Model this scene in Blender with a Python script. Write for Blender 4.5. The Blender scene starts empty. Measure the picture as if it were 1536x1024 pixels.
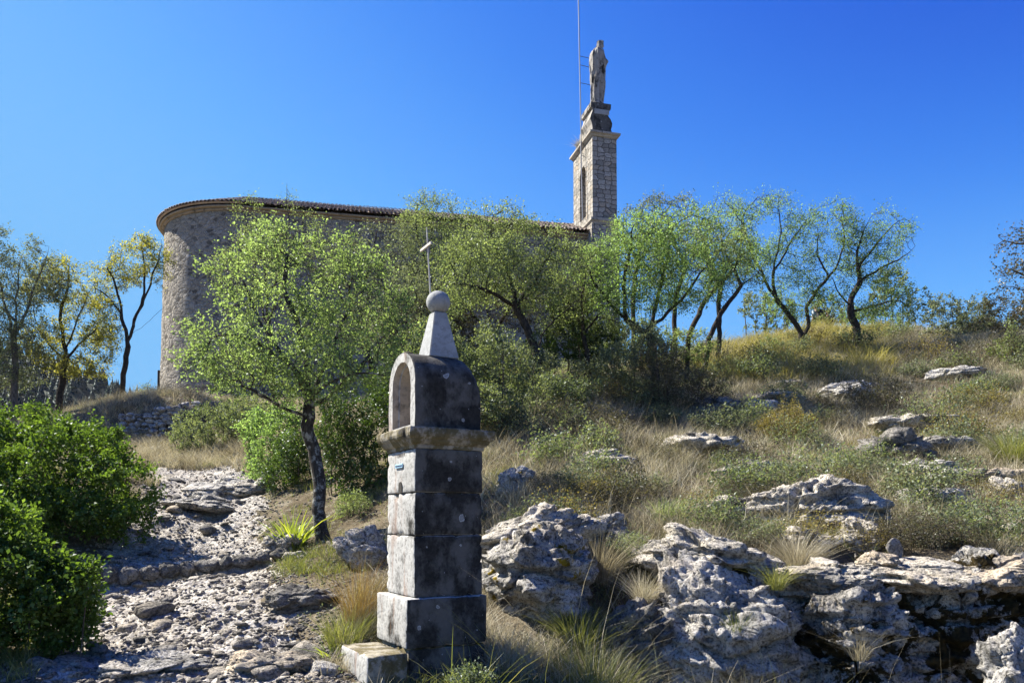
import bpy, bmesh, math, random, sys
import numpy as np
from mathutils import Vector, Matrix, Quaternion
rad = math.radians
SC = bpy.context.scene
COL = SC.collection
rng = np.random.default_rng(7)

# ------------------------------------------------------------------ camera
CAMZ = 1.6
TILT = rad(3.0)
FPX = 1150.0                     # focal length in pixels of the 1536 px wide photograph
SHIFT = (-math.tan(TILT) + (780 - 512) / FPX) * FPX / 1536.0
cam_d = bpy.data.cameras.new('camera')
cam = bpy.data.objects.new('camera', cam_d)
COL.objects.link(cam)
cam.location = (0, 0, CAMZ)
cam.rotation_euler = (math.pi / 2 + TILT, 0, 0)
cam_d.sensor_width = 36.0
cam_d.lens = FPX / 1536.0 * 36.0
cam_d.shift_y = SHIFT
cam_d.clip_start = 0.05
cam_d.clip_end = 6000
SC.camera = cam

def ray(px, py):
    xc = (px - 768) / FPX
    yc = (512 - py) / FPX + SHIFT * 1536 / FPX
    d = np.array([xc, math.cos(TILT) - yc * math.sin(TILT), yc * math.cos(TILT) + math.sin(TILT)])
    return d / d[1]

def P(px, py, Y):
    d = ray(px, py)
    return np.array([d[0] * Y, Y, CAMZ + d[2] * Y])

# ------------------------------------------------------------------ noise
_r = np.random.default_rng(11)
_G = _r.normal(size=(4096, 3)); _G /= np.linalg.norm(_G, axis=1)[:, None]
_U = _r.random((4096, 3))

def _hash(i, j, k, seed):
    h = (i * 73856093) ^ (j * 19349663) ^ (k * 83492791) ^ (seed * 2654435)
    h = (h ^ (h >> 13)) * 1274126177
    return ((h ^ (h >> 16)) & 4095)

def perlin(p, seed=0):
    i = np.floor(p).astype(np.int64); f = p - i
    w = f * f * f * (f * (f * 6 - 15) + 10)
    out = 0
    for dx in (0, 1):
        wx = w[:, 0] if dx else 1 - w[:, 0]
        for dy in (0, 1):
            wy = w[:, 1] if dy else 1 - w[:, 1]
            for dz in (0, 1):
                wz = w[:, 2] if dz else 1 - w[:, 2]
                g = _G[_hash(i[:, 0] + dx, i[:, 1] + dy, i[:, 2] + dz, seed)]
                out = out + wx * wy * wz * (g[:, 0] * (f[:, 0] - dx) + g[:, 1] * (f[:, 1] - dy) + g[:, 2] * (f[:, 2] - dz))
    return out * 1.6

def fbm(p, o=4, seed=0, gain=.5, ridged=False):
    s = 0; a = 1.0; q = p.copy(); t = 0
    for n in range(o):
        v = perlin(q, seed + n)
        if ridged: v = 1 - 2 * np.abs(v)
        s = s + a * v; t += a; a *= gain; q = q * 2.03 + 7.1
    return s / t

def worley(p, seed=0):
    i = np.floor(p).astype(np.int64); f = p - i
    best = np.full(len(p), 9.0)
    for dx in (-1, 0, 1):
        for dy in (-1, 0, 1):
            for dz in (-1, 0, 1):
                u = _U[_hash(i[:, 0] + dx, i[:, 1] + dy, i[:, 2] + dz, seed)]
                d = (u[:, 0] + dx - f[:, 0]) ** 2 + (u[:, 1] + dy - f[:, 1]) ** 2 + (u[:, 2] + dz - f[:, 2]) ** 2
                best = np.minimum(best, d)
    return np.sqrt(best)

def cellh(p, seed=0):
    """height of broken plates: each cell has its own level and tilt"""
    i = np.floor(p).astype(np.int64); f = p - i
    best = np.full(len(p), 9.0); h = np.zeros(len(p))
    for dx in (-1, 0, 1):
        for dy in (-1, 0, 1):
            u = _U[_hash(i[:, 0] + dx, i[:, 1] + dy, i[:, 2], seed)]
            ox, oy = f[:, 0] - u[:, 0] - dx, f[:, 1] - u[:, 1] - dy
            d = ox ** 2 + oy ** 2
            b = d < best
            best = np.where(b, d, best); h = np.where(b, u[:, 2] - .5 + ox * (u[:, 0] - .5) * .6 + oy * (u[:, 1] - .5) * .6, h)
    return h

def cell3(p, seed=0, tilt=.5):
    """level of the nearest block of a 3D cell pattern, each block slightly tilted: fractured rock"""
    i = np.floor(p).astype(np.int64); f = p - i
    best = np.full(len(p), 9.0); h = np.zeros(len(p))
    for dx in (-1, 0, 1):
        for dy in (-1, 0, 1):
            for dz in (-1, 0, 1):
                hs = _hash(i[:, 0] + dx, i[:, 1] + dy, i[:, 2] + dz, seed); u = _U[hs]; w = _G[(hs * 7 + 3) & 4095]
                ox, oy, oz = f[:, 0] - u[:, 0] - dx, f[:, 1] - u[:, 1] - dy, f[:, 2] - u[:, 2] - dz
                d = ox ** 2 + oy ** 2 + oz ** 2; b = d < best
                best = np.where(b, d, best); h = np.where(b, w[:, 0] * .8 + tilt * (ox * w[:, 1] + oy * w[:, 2] + oz * w[:, 0]), h)
    return h

def sstep(a, b, x):
    t = np.clip((x - a) / (b - a), 0, 1)
    return t * t * (3 - 2 * t)

# ------------------------------------------------------------------ terrain heights
CTRL = []
for px, py, Y in [
    (250,1024,6.3),(0,1024,6.3),(500,1024,6.4),(300,940,8),(300,870,10.0),(120,880,10),(300,790,13),(330,730,16),(385,712,17),
    (280,695,19),(235,668,22.6),(150,664,23.5),(200,664,23.8),(236,664,24.0),(268,662,24.2),(236,611,25.0),(200,612,24.9),(272,607,25.2),(300,650,25.0),(370,625,26),(330,604,27.6),(240,604,37),(380,604,36),(130,622,29),(0,690,17),(0,640,25),
    (40,700,13.5),(450,740,14),(490,812,11.5),(440,660,18),(470,630,24),(600,620,28),
    (620,1010,6.7),(760,975,7.4),(740,790,9.7),(800,790,9.6),(720,1040,6.6),
    (820,600,17),(760,640,14.5),(900,700,12),(960,640,15.5),(1000,765,10.4),(1010,1060,7.4),(1010,890,8.5),(900,980,7.6),
    (1200,1130,7.0),(1200,1120,7.45),(1200,850,8.5),(1200,725,12),(1380,1120,7.4),(1520,1120,7.4),(1400,868,8.4),(1530,860,8.3),(1640,860,8.3),(1640,1120,7.4),(1480,760,10.4),(1500,700,12.2),
    (1300,815,9.3),(1400,812,9.3),(1200,800,9.4),(1100,800,9.4),(1530,815,9.3),(1340,650,15),(1200,640,16),(1500,610,17),(1300,590,19),(1170,600,18.5),(1010,570,20),(1090,545,23),
    (1210,527,24),(1290,527,24),(1210,500,27.5),(1340,498,27.5),(1090,522,27),(1500,500,24),(1400,500,26),(1000,545,25),(900,560,24),(1540,560,19)]:
    CTRL.append(P(px, py, Y))
for c in [(0,0,0),(-3,0,-.05),(4,0,0),(-8,3,-.1),(8,3,.3),(0,3,.03),(0,-8,-.9),(-15,-8,-1.5),(15,-8,-.5),(-20,10,0.9),(-30,25,3),(-30,45,2),(-20,48,5.5),
          (-14,42,7.7),(-5,41,8.1),(4,41,8.4),(12,42,8.2),(0,34,7.6),(8,34,8.0),(20,36,7.6),(34,30,8),(26,16,5.6),(35,5,4),(14,5,1.2),(0,60,6),(-20,62,2),(25,58,6),(-15,30,5.9),(-22,33,5)]:
    CTRL.append(np.array(c, float))
CTRL = np.array(CTRL)
def _phi(r2):
    return .5 * r2 * np.log(r2 + 1e-9)
_n = len(CTRL)
_K = _phi(((CTRL[:, None, :2] - CTRL[None, :, :2]) ** 2).sum(-1)) + np.eye(_n) * 0.15
_Pm = np.c_[np.ones(_n), CTRL[:, :2]]
_A = np.block([[_K, _Pm], [_Pm.T, np.zeros((3, 3))]])
_W = np.linalg.solve(_A, np.r_[CTRL[:, 2], 0, 0, 0])

PATHC = np.array([(-.3,-8,1.6),(-.8,0,1.5),(-1.9,4,1.3),(-2.75,6.5,1.05),(-3.65,8.5,1.0),(-4.65,10.6,1.15),(-5.3,13,.95),(-6.2,16.0,1.15),(-7.0,17.0,.8),(-9.5,17.6,.6),(-14,18.5,.6),(-24,20,.6)])
def path_d(x, y):
    """distance from the path centreline divided by its half width"""
    best = np.full(x.shape, 99.0)
    for a, b in zip(PATHC[:-1], PATHC[1:]):
        e = b[:2] - a[:2]; L = (e ** 2).sum()
        t = np.clip(((x - a[0]) * e[0] + (y - a[1]) * e[1]) / L, 0, 1)
        d = np.hypot(x - a[0] - t * e[0], y - a[1] - t * e[1]) / (a[2] + (b[2] - a[2]) * t)
        best = np.minimum(best, d)
    return best
STEP_A, STEP_B = np.array([-5.75, 10.25]), np.array([-3.2, 11.1])
def step_d(x, y):
    e = (STEP_B - STEP_A) / np.linalg.norm(STEP_B - STEP_A)
    n = np.array([-e[1], e[0]])
    return (x - STEP_A[0]) * n[0] + (y - STEP_A[1]) * n[1], (x - STEP_A[0]) * e[0] + (y - STEP_A[1]) * e[1]

def Hs(x, y):
    """smooth terrain"""
    x = np.atleast_1d(np.asarray(x, float)); y = np.atleast_1d(np.asarray(y, float))
    xc = np.clip(x, -60, 60); yc = np.clip(y, -40, 80)
    z = np.zeros(x.shape)
    for i in range(0, len(x), 60000):
        s = slice(i, i + 60000)
        r2 = (xc[s, None] - CTRL[None, :, 0]) ** 2 + (yc[s, None] - CTRL[None, :, 1]) ** 2
        z[s] = _phi(r2) @ _W[:_n] + _W[_n] + _W[_n + 1] * xc[s] + _W[_n + 2] * yc[s]
    z = np.clip(z, -6, 11)
    r = np.hypot(x - 3, y - 20)
    t = sstep(38, 120, r)
    return z * (1 - t) + t * (-28.0)

def H(x, y, detail=True):
    x = np.atleast_1d(np.asarray(x, float)); y = np.atleast_1d(np.asarray(y, float))
    z = Hs(x, y)
    r = np.hypot(x, y)
    near = 1 - sstep(45, 90, r)
    p = np.c_[x, y, np.zeros_like(x)]
    pd = path_d(x, y) + .25 * perlin(p * 1.3, 5)
    m = (1 - sstep(.8, 1.25, pd)) * near
    z = z + near * (1 - m) * (.10 * fbm(p * .55, 3, 21) + .035 * fbm(p * 2.3, 2, 31))
    # step across the path
    d, s = step_d(x, y)
    k = m * sstep(-.3, .1, s) * (1 - sstep(2.6, 3.1, s))
    z = z + k * .17 * (sstep(-.03, .05, d) - sstep(-1.6, 1.4, d))
    if detail:
        warp = np.c_[x + .25 * perlin(p * 1.7, 3), y * 1.5 + .25 * perlin(p * 1.9, 4), 0 * x]
        l = fbm(warp * 1.1, 3, 41)
        cid = cellh(np.c_[x * 2.6 + .3 * perlin(p * 3, 8), y * 3.4, 0 * x], 12)
        cid2 = cellh(np.c_[x * 8, y * 10, 0 * x], 13)
        led = np.floor(l * 7) / 7 + sstep(.55, 1, (l * 7) % 1) / 7        # little ledges of bedrock
        z = z + m * (.17 * led + .04 * fbm(p * 4.5, 3, 51, .6, True) * .6 - .02 + .05 * cid + .014 * cid2)
    return z

def Hp(x, y):
    return float(H(x, y)[0])

_TT = np.r_[np.linspace(3.5, 16, 260), np.linspace(16.1, 60, 300)]
def ghit(px, py):
    """point of the ground seen at a pixel of the photograph"""
    d = ray(px, py)
    z = H(d[0] * _TT, _TT, False)
    zr = CAMZ + d[2] * _TT
    below = np.nonzero(zr < z)[0]
    i = below[0] if len(below) else len(_TT) - 1
    Y = _TT[i]
    return np.array([d[0] * Y, Y, float(H(d[0] * Y, Y)[0])])

# ------------------------------------------------------------------ object helpers
def tag(o, label=None, cat=None, group=None, kind=None):
    if label: o['label'] = label
    if cat: o['category'] = cat
    if group: o['group'] = group
    if kind: o['kind'] = kind
    return o

def empty(name, loc, rz=0.0, label=None, cat=None, group=None):
    o = bpy.data.objects.new(name, None)
    COL.objects.link(o)
    o.location = tuple(loc); o.rotation_euler = (0, 0, rz)
    o.empty_display_size = .2
    return tag(o, label, cat, group)

def mesh(name, V, F, mat, parent=None, origin=None, smooth=False, mats=None, midx=None):
    """V: (n,3); F: array (m,k) or list of such arrays"""
    V = np.asarray(V, float)
    if origin is not None: V = V - np.asarray(origin, float)
    Fs = F if isinstance(F, list) and len(F) and isinstance(F[0], np.ndarray) else None
    me = bpy.data.meshes.new(name)
    if Fs is None and not isinstance(F, np.ndarray):
        me.from_pydata([tuple(v) for v in V], [], [tuple(int(i) for i in f) for f in F])
    else:
        Fs = Fs or [F]
        Fs = [f for f in Fs if len(f)]
        tot = np.concatenate([np.full(len(f), f.shape[1], np.int32) for f in Fs])
        vi = np.concatenate([f.astype(np.int32).ravel() for f in Fs])
        st = np.r_[0, np.cumsum(tot)[:-1]].astype(np.int32)
        me.vertices.add(len(V)); me.vertices.foreach_set('co', V.astype(np.float32).ravel())
        me.loops.add(len(vi)); me.loops.foreach_set('vertex_index', vi)
        me.polygons.add(len(tot)); me.polygons.foreach_set('loop_start', st); me.polygons.foreach_set('loop_total', tot)
    me.update(calc_edges=True)
    me.validate()
    if smooth: me.polygons.foreach_set('use_smooth', np.ones(len(me.polygons), bool))
    for m_ in (mats or [mat]): me.materials.append(m_)
    if midx is not None: me.polygons.foreach_set('material_index', np.asarray(midx, np.int32))
    o = bpy.data.objects.new(name, me)
    COL.objects.link(o)
    if parent is not None: o.parent = parent
    elif origin is not None: o.location = tuple(np.asarray(origin, float))
    return o

def bm_obj(name, bm, mat, parent=None, smooth=False, loc=None, mats=None):
    me = bpy.data.meshes.new(name)
    bm.normal_update(); bm.to_mesh(me); bm.free()
    for m_ in (mats or [mat]): me.materials.append(m_)
    if smooth: me.polygons.foreach_set('use_smooth', np.ones(len(me.polygons), bool))
    o = bpy.data.objects.new(name, me); COL.objects.link(o)
    if parent is not None: o.parent = parent
    if loc is not None: o.location = tuple(loc)
    return o

def box(bm, x0, x1, y0, y1, z0, z1, bevel=0.0, seg=1, cuts=0, rough=0.0, seed=0):
    r = bmesh.ops.create_cube(bm, size=1)
    vs = r['verts']
    for v in vs:
        v.co = Vector((x0 + (v.co.x + .5) * (x1 - x0), y0 + (v.co.y + .5) * (y1 - y0), z0 + (v.co.z + .5) * (z1 - z0)))
    if bevel:
        es = list({e for v in vs for e in v.link_edges})
        bmesh.ops.bevel(bm, geom=es, offset=bevel, segments=seg, affect='EDGES', profile=.5)
    return bm

def tube(pts, radii, k=8, cap=True):
    """polyline tube -> V,F(quads)"""
    pts = np.asarray(pts, float); n = len(pts)
    radii = np.broadcast_to(np.asarray(radii, float), (n,))
    d = np.gradient(pts, axis=0); d /= np.linalg.norm(d, axis=1)[:, None] + 1e-9
    ref = np.array([0, 0, 1.]) if abs(d[0][2]) < .9 else np.array([0, 1., 0])
    u = np.cross(ref, d); u /= np.linalg.norm(u, axis=1)[:, None] + 1e-9
    w = np.cross(d, u)
    a = np.linspace(0, 2 * math.pi, k, endpoint=False)
    V = (pts[:, None] + radii[:, None, None] * (np.cos(a)[None, :, None] * u[:, None] + np.sin(a)[None, :, None] * w[:, None])).reshape(-1, 3)
    F = []
    for i in range(n - 1):
        for j in range(k):
            F.append((i * k + j, i * k + (j + 1) % k, (i + 1) * k + (j + 1) % k, (i + 1) * k + j))
    F = [tuple(f) for f in F]
    if cap:
        F.append(tuple(range(k - 1, -1, -1))); F.append(tuple((n - 1) * k + j for j in range(k)))
    return V, F

class MB:
    def __init__(s): s.V = []; s.F = []; s.n = 0
    def add(s, V, F):
        s.V.append(np.asarray(V, float)); s.F += [tuple(int(i) + s.n for i in f) for f in F]; s.n += len(V)
    def box(s, c, size, rot=None):
        h = np.array(size) / 2
        V = np.array([[x, y, z] for x in (-1, 1) for y in (-1, 1) for z in (-1, 1)]) * h
        if rot is not None: V = V @ np.array(rot).T
        s.add(V + np.array(c), [(0, 1, 3, 2), (4, 6, 7, 5), (0, 4, 5, 1), (2, 3, 7, 6), (0, 2, 6, 4), (1, 5, 7, 3)])
    def build(s, name, mat, parent=None, origin=None, smooth=False):
        return mesh(name, np.concatenate(s.V), s.F, mat, parent, origin, smooth)

# ------------------------------------------------------------------ materials
def M_new(name):
    m = bpy.data.materials.new(name); m.use_nodes = True
    nt = m.node_tree; nt.nodes.clear()
    out = nt.nodes.new('ShaderNodeOutputMaterial')
    return m, nt, out
def N(nt, t, **kw):
    n = nt.nodes.new(t)
    for k, v in kw.items():
        if k.startswith('i_'):
            key = k[2:]; key = int(key) if key.isdigit() else key.replace('_', ' ')
            n.inputs[key].default_value = v
        else: setattr(n, k, v)
    return n
def ramp(nt, src, stops, interp='LINEAR'):
    r = nt.nodes.new('ShaderNodeValToRGB'); r.color_ramp.interpolation = interp
    el = r.color_ramp.elements
    while len(el) < len(stops): el.new(.5)
    for e, (p, c) in zip(el, stops):
        e.position = p; e.color = (*c, 1) if len(c) == 3 else c
    nt.links.new(src, r.inputs[0]); return r.outputs[0]
def gray(a): return (a, a, a)
def mix(nt, fac, a, b, mode='MIX'):
    n = nt.nodes.new('ShaderNodeMix'); n.data_type = 'RGBA'; n.blend_type = mode
    for s, v in ((n.inputs[0], fac), (n.inputs[6], a), (n.inputs[7], b)):
        if hasattr(v, 'links'): nt.links.new(v, s)
        elif isinstance(v, (int, float)): s.default_value = v if s.type == 'VALUE' else (v, v, v, 1)
        else: s.default_value = (*v, 1)
    return n.outputs[2]
def math_(nt, op, a, b=None, clamp=False):
    n = nt.nodes.new('ShaderNodeMath'); n.operation = op; n.use_clamp = clamp
    for s, v in ((n.inputs[0], a), (n.inputs[1], b)):
        if v is None: continue
        if hasattr(v, 'links'): nt.links.new(v, s)
        else: s.default_value = v
    return n.outputs[0]
def coords(nt, kind='Object', scale=(1, 1, 1), off=(0, 0, 0)):
    tc = nt.nodes.new('ShaderNodeTexCoord'); mp = nt.nodes.new('ShaderNodeMapping')
    mp.inputs['Scale'].default_value = scale; mp.inputs['Location'].default_value = off
    nt.links.new(tc.outputs[kind], mp.inputs[0]); return mp.outputs[0]
def wpos(nt):
    return nt.nodes.new('ShaderNodeNewGeometry').outputs['Position']
def noise(nt, vec, scale, detail=4, rough=.55, dist=0.0):
    n = N(nt, 'ShaderNodeTexNoise', i_Scale=scale, i_Detail=detail, i_Roughness=rough, i_Distortion=dist)
    nt.links.new(vec, n.inputs['Vector']); return n.outputs[0]
def voro(nt, vec, scale, feature='F1', rand=1.0, out='Distance'):
    n = N(nt, 'ShaderNodeTexVoronoi', feature=feature, i_Scale=scale, i_Randomness=rand)
    nt.links.new(vec, n.inputs['Vector']); return n.outputs[out]
def bump(nt, h, strength, dist, prev=None):
    b = N(nt, 'ShaderNodeBump', i_Strength=strength, i_Distance=dist)
    nt.links.new(h, b.inputs['Height'])
    if prev is not None: nt.links.new(prev, b.inputs['Normal'])
    return b.outputs[0]
def finish(nt, out, col, nrm=None, rough=.9, spec=.2, metal=0.0):
    b = N(nt, 'ShaderNodeBsdfPrincipled')
    if hasattr(col, 'links'): nt.links.new(col, b.inputs['Base Color'])
    else: b.inputs['Base Color'].default_value = (*col, 1)
    if hasattr(rough, 'links'): nt.links.new(rough, b.inputs['Roughness'])
    else: b.inputs['Roughness'].default_value = rough
    b.inputs['Specular IOR Level'].default_value = spec; b.inputs['Metallic'].default_value = metal
    if nrm is not None: nt.links.new(nrm, b.inputs['Normal'])
    nt.links.new(b.outputs[0], out.inputs[0])

def mat_plain(name, c, rough=.6, metal=0.0, var=.25, scale=12):
    m, nt, out = M_new(name)
    n = noise(nt, coords(nt), scale, 5)
    col = ramp(nt, n, [(.3, tuple(x * (1 - var) for x in c)), (.7, tuple(min(1, x * (1 + var)) for x in c))])
    finish(nt, out, col, bump(nt, n, .15, .01), rough, .4, metal)
    return m

def mat_leaf(name, stops, trans=.5, gloss=.05, clump=1.2, tcol=(1.5, 1.5, .6)):
    """stops: colours picked per leaf"""
    m, nt, out = M_new(name)
    g = nt.nodes.new('ShaderNodeNewGeometry')
    n = noise(nt, g.outputs['Position'], clump, 2)
    f = math_(nt, 'ADD', math_(nt, 'MULTIPLY', g.outputs['Random Per Island'], .55), math_(nt, 'MULTIPLY', math_(nt, 'SUBTRACT', n, .28), 1.0), True)
    col = ramp(nt, f, stops)
    d = N(nt, 'ShaderNodeBsdfDiffuse'); t = N(nt, 'ShaderNodeBsdfTranslucent'); gl = N(nt, 'ShaderNodeBsdfGlossy', i_Roughness=.42)
    gl.inputs[0].default_value = (.9, .95, 1, 1)
    nt.links.new(col, d.inputs[0])
    nt.links.new(mix(nt, 1.0, col, tcol, 'MULTIPLY'), t.inputs[0])
    a = nt.nodes.new('ShaderNodeMixShader'); a.inputs[0].default_value = trans
    nt.links.new(d.outputs[0], a.inputs[1]); nt.links.new(t.outputs[0], a.inputs[2])
    b = nt.nodes.new('ShaderNodeMixShader')
    b.inputs[0].default_value = gloss * .35
    nt.links.new(a.outputs[0], b.inputs[1]); nt.links.new(gl.outputs[0], b.inputs[2])
    nt.links.new(b.outputs[0], out.inputs[0])
    return m

def mat_bark(name, dark=(.035, .028, .022), light=(.12, .10, .085), lichen=.0):
    m, nt, out = M_new(name)
    v = coords(nt, 'Object', (1, 1, .35))
    n = noise(nt, v, 28, 5, .65)
    col = ramp(nt, n, [(.35, dark), (.65, light)])
    if lichen:
        l = noise(nt, coords(nt), 9, 4, .7)
        col = mix(nt, ramp(nt, l, [(.56 - lichen * .05, gray(0)), (.62, gray(.75))]), col, (.34, .34, .31))
    finish(nt, out, col, bump(nt, n, .8, .02), .95, .1)
    return m

def mat_rock(name, moss=0.0, tint=(1, 1, 1), dark=.35, mosscol=((.03, .022, .008), (.17, .13, .02)), val=1.12):
    m, nt, out = M_new(name)
    v = wpos(nt)
    wn = N(nt, 'ShaderNodeTexNoise', i_Scale=4.0, i_Detail=4.0); nt.links.new(v, wn.inputs['Vector'])
    vm = N(nt, 'ShaderNodeVectorMath', operation='MULTIPLY_ADD'); nt.links.new(wn.outputs['Color'], vm.inputs[0]); vm.inputs[1].default_value = (.22, .22, .22); nt.links.new(v, vm.inputs[2])
    w = vm.outputs[0]
    n1 = noise(nt, v, 1.6, 6, .6); n2 = noise(nt, w, 7, 9, .75); n3 = noise(nt, v, 38, 6, .75); n4 = noise(nt, w, 2.4, 8, .72)
    t = [x * val for x in tint]
    c = ramp(nt, n1, [(.3, (.42 * t[0], .40 * t[1], .37 * t[2])), (.5, (.60 * t[0], .575 * t[1], .53 * t[2])), (.72, (.54 * t[0], .47 * t[1], .38 * t[2]))])
    c = mix(nt, ramp(nt, n4, [(.48, gray(0)), (.60, gray(.75))]), c, (.20 * val, .195 * val, .18 * val))          # grey lichen crust
    c = mix(nt, ramp(nt, n2, [(.37, gray(.9)), (.46, gray(0))]), c, (.085, .08, .07))
    c = mix(nt, ramp(nt, n3, [(.40, gray(.8)), (.50, gray(0))]), c, (.06, .056, .05))
    l = noise(nt, v, 3.1, 7, .7)
    c = mix(nt, ramp(nt, l, [(.60 - dark * .12, gray(0)), (.64, gray(.8))]), c, (.05, .048, .043))
    if moss:
        q = noise(nt, v, 2.2, 8, .68)
        mc = ramp(nt, noise(nt, v, 11, 3), [(.35, mosscol[0]), (.65, mosscol[1])])
        c = mix(nt, ramp(nt, q, [(.66 - moss * .22, gray(0)), (.69 - moss * .22, gray(1))]), c, mc)
    h1 = bump(nt, n2, 1.0, .09)
    vv = N(nt, 'ShaderNodeTexVoronoi', i_Scale=17.0); nt.links.new(w, vv.inputs['Vector'])
    h2 = bump(nt, ramp(nt, vv.outputs['Distance'], [(.0, gray(0)), (.35, gray(1))]), .8, .03, h1)
    cr = N(nt, 'ShaderNodeTexVoronoi', feature='DISTANCE_TO_EDGE', i_Scale=3.2); nt.links.new(w, cr.inputs['Vector'])
    h3 = bump(nt, ramp(nt, cr.outputs['Distance'], [(.0, gray(0)), (.05, gray(1))]), .8, .05, h2)
    finish(nt, out, c, bump(nt, n3, .9, .018, h3), .95, .1)
    return m

def mat_ground(name):
    m, nt, out = M_new(name)
    v = wpos(nt)
    n1 = noise(nt, v, .8, 5, .6); n2 = noise(nt, v, 6, 6, .7); n3 = noise(nt, v, 40, 4, .7)
    c = ramp(nt, n1, [(.32, (.06, .048, .03)), (.48, (.12, .095, .06)), (.6, (.20, .165, .11)), (.75, (.075, .07, .035))])
    c = mix(nt, ramp(nt, n2, [(.52, gray(0)), (.64, gray(.7))]), c, (.30, .27, .21))
    c = mix(nt, ramp(nt, n3, [(.35, gray(.8)), (.5, gray(0))]), c, (.035, .028, .02))
    finish(nt, out, c, bump(nt, n3, .8, .03, bump(nt, n2, .8, .08)), .97, .08)
    return m

def mat_path(name):
    m, nt, out = M_new(name)
    v = wpos(nt)
    n1 = noise(nt, v, 1.1, 5, .6); n2 = noise(nt, v, 8, 7, .7); n3 = noise(nt, v, 55, 5, .7)
    c = ramp(nt, n1, [(.3, (.29, .245, .185)), (.5, (.48, .445, .38)), (.7, (.33, .275, .20))])
    c = mix(nt, ramp(nt, n2, [(.44, gray(.85)), (.54, gray(0))]), c, (.13, .115, .095))
    cell = N(nt, 'ShaderNodeTexVoronoi', i_Scale=30.0); nt.links.new(v, cell.inputs['Vector'])
    c = mix(nt, .35, c, ramp(nt, cell.outputs['Color'], [(.2, (.22, .20, .18)), (.8, (.66, .64, .62))]))
    c = mix(nt, ramp(nt, n3, [(.36, gray(.6)), (.5, gray(0))]), c, (.10, .09, .08))
    h = bump(nt, n2, .8, .05)
    h = bump(nt, voro(nt, v, 30), .7, .02, h)
    finish(nt, out, c, bump(nt, n3, .6, .008, h), .93, .15)
    return m

def mat_rubble(name, scale=3.3, c0=(.38, .345, .285), c1=(.28, .25, .205), hole=(.035, .03, .025)):
    """lime mortared rubble wall with put-log holes, their inner shade painted dark"""
    m, nt, out = M_new(name)
    v = coords(nt, 'Object')
    wob = N(nt, 'ShaderNodeTexNoise', i_Scale=2.2, i_Detail=3.0); nt.links.new(v, wob.inputs['Vector'])
    vm = N(nt, 'ShaderNodeVectorMath', operation='MULTIPLY_ADD'); nt.links.new(wob.outputs['Color'], vm.inputs[0]); vm.inputs[1].default_value = (.25, .25, .25); nt.links.new(v, vm.inputs[2])
    mp = nt.nodes.new('ShaderNodeMapping'); mp.inputs['Scale'].default_value = (1, 1, 1.45); nt.links.new(vm.outputs[0], mp.inputs[0])
    d = voro(nt, mp.outputs[0], scale, 'DISTANCE_TO_EDGE', .95)
    cn = N(nt, 'ShaderNodeTexVoronoi', i_Scale=scale, i_Randomness=.95); nt.links.new(mp.outputs[0], cn.inputs['Vector'])
    sep = N(nt, 'ShaderNodeSeparateColor'); nt.links.new(cn.outputs['Color'], sep.inputs[0])
    st = ramp(nt, sep.outputs[0], [(0, c1), (.5, tuple((a + b) / 2 for a, b in zip(c0, c1))), (.9, c0), (1, (.42, .39, .34))])
    mort = ramp(nt, noise(nt, v, 1.4, 6), [(.35, (.30, .27, .22)), (.65, (.41, .37, .31))])
    edge = ramp(nt, d, [(.03, gray(1)), (.11, gray(0))])
    c = mix(nt, edge, st, mort)
    n2 = noise(nt, v, 14, 6, .7)
    c = mix(nt, ramp(nt, n2, [(.38, gray(.6)), (.52, gray(0))]), c, (.12, .105, .09))
    # holes: sunken cells, the dark inside is put into the colour
    dk = math_(nt, 'MULTIPLY', math_(nt, 'GREATER_THAN', sep.outputs[1], .80), ramp(nt, d, [(.05, gray(0)), (.12, gray(1))]))
    c = mix(nt, math_(nt, 'MULTIPLY', dk, .65), c, hole)
    h = bump(nt, ramp(nt, d, [(.0, gray(0)), (.16, gray(1))]), .8, .08)
    h = bump(nt, dk, .9, -.09, h)
    finish(nt, out, c, bump(nt, n2, .8, .05, h), .95, .1)
    return m

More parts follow.
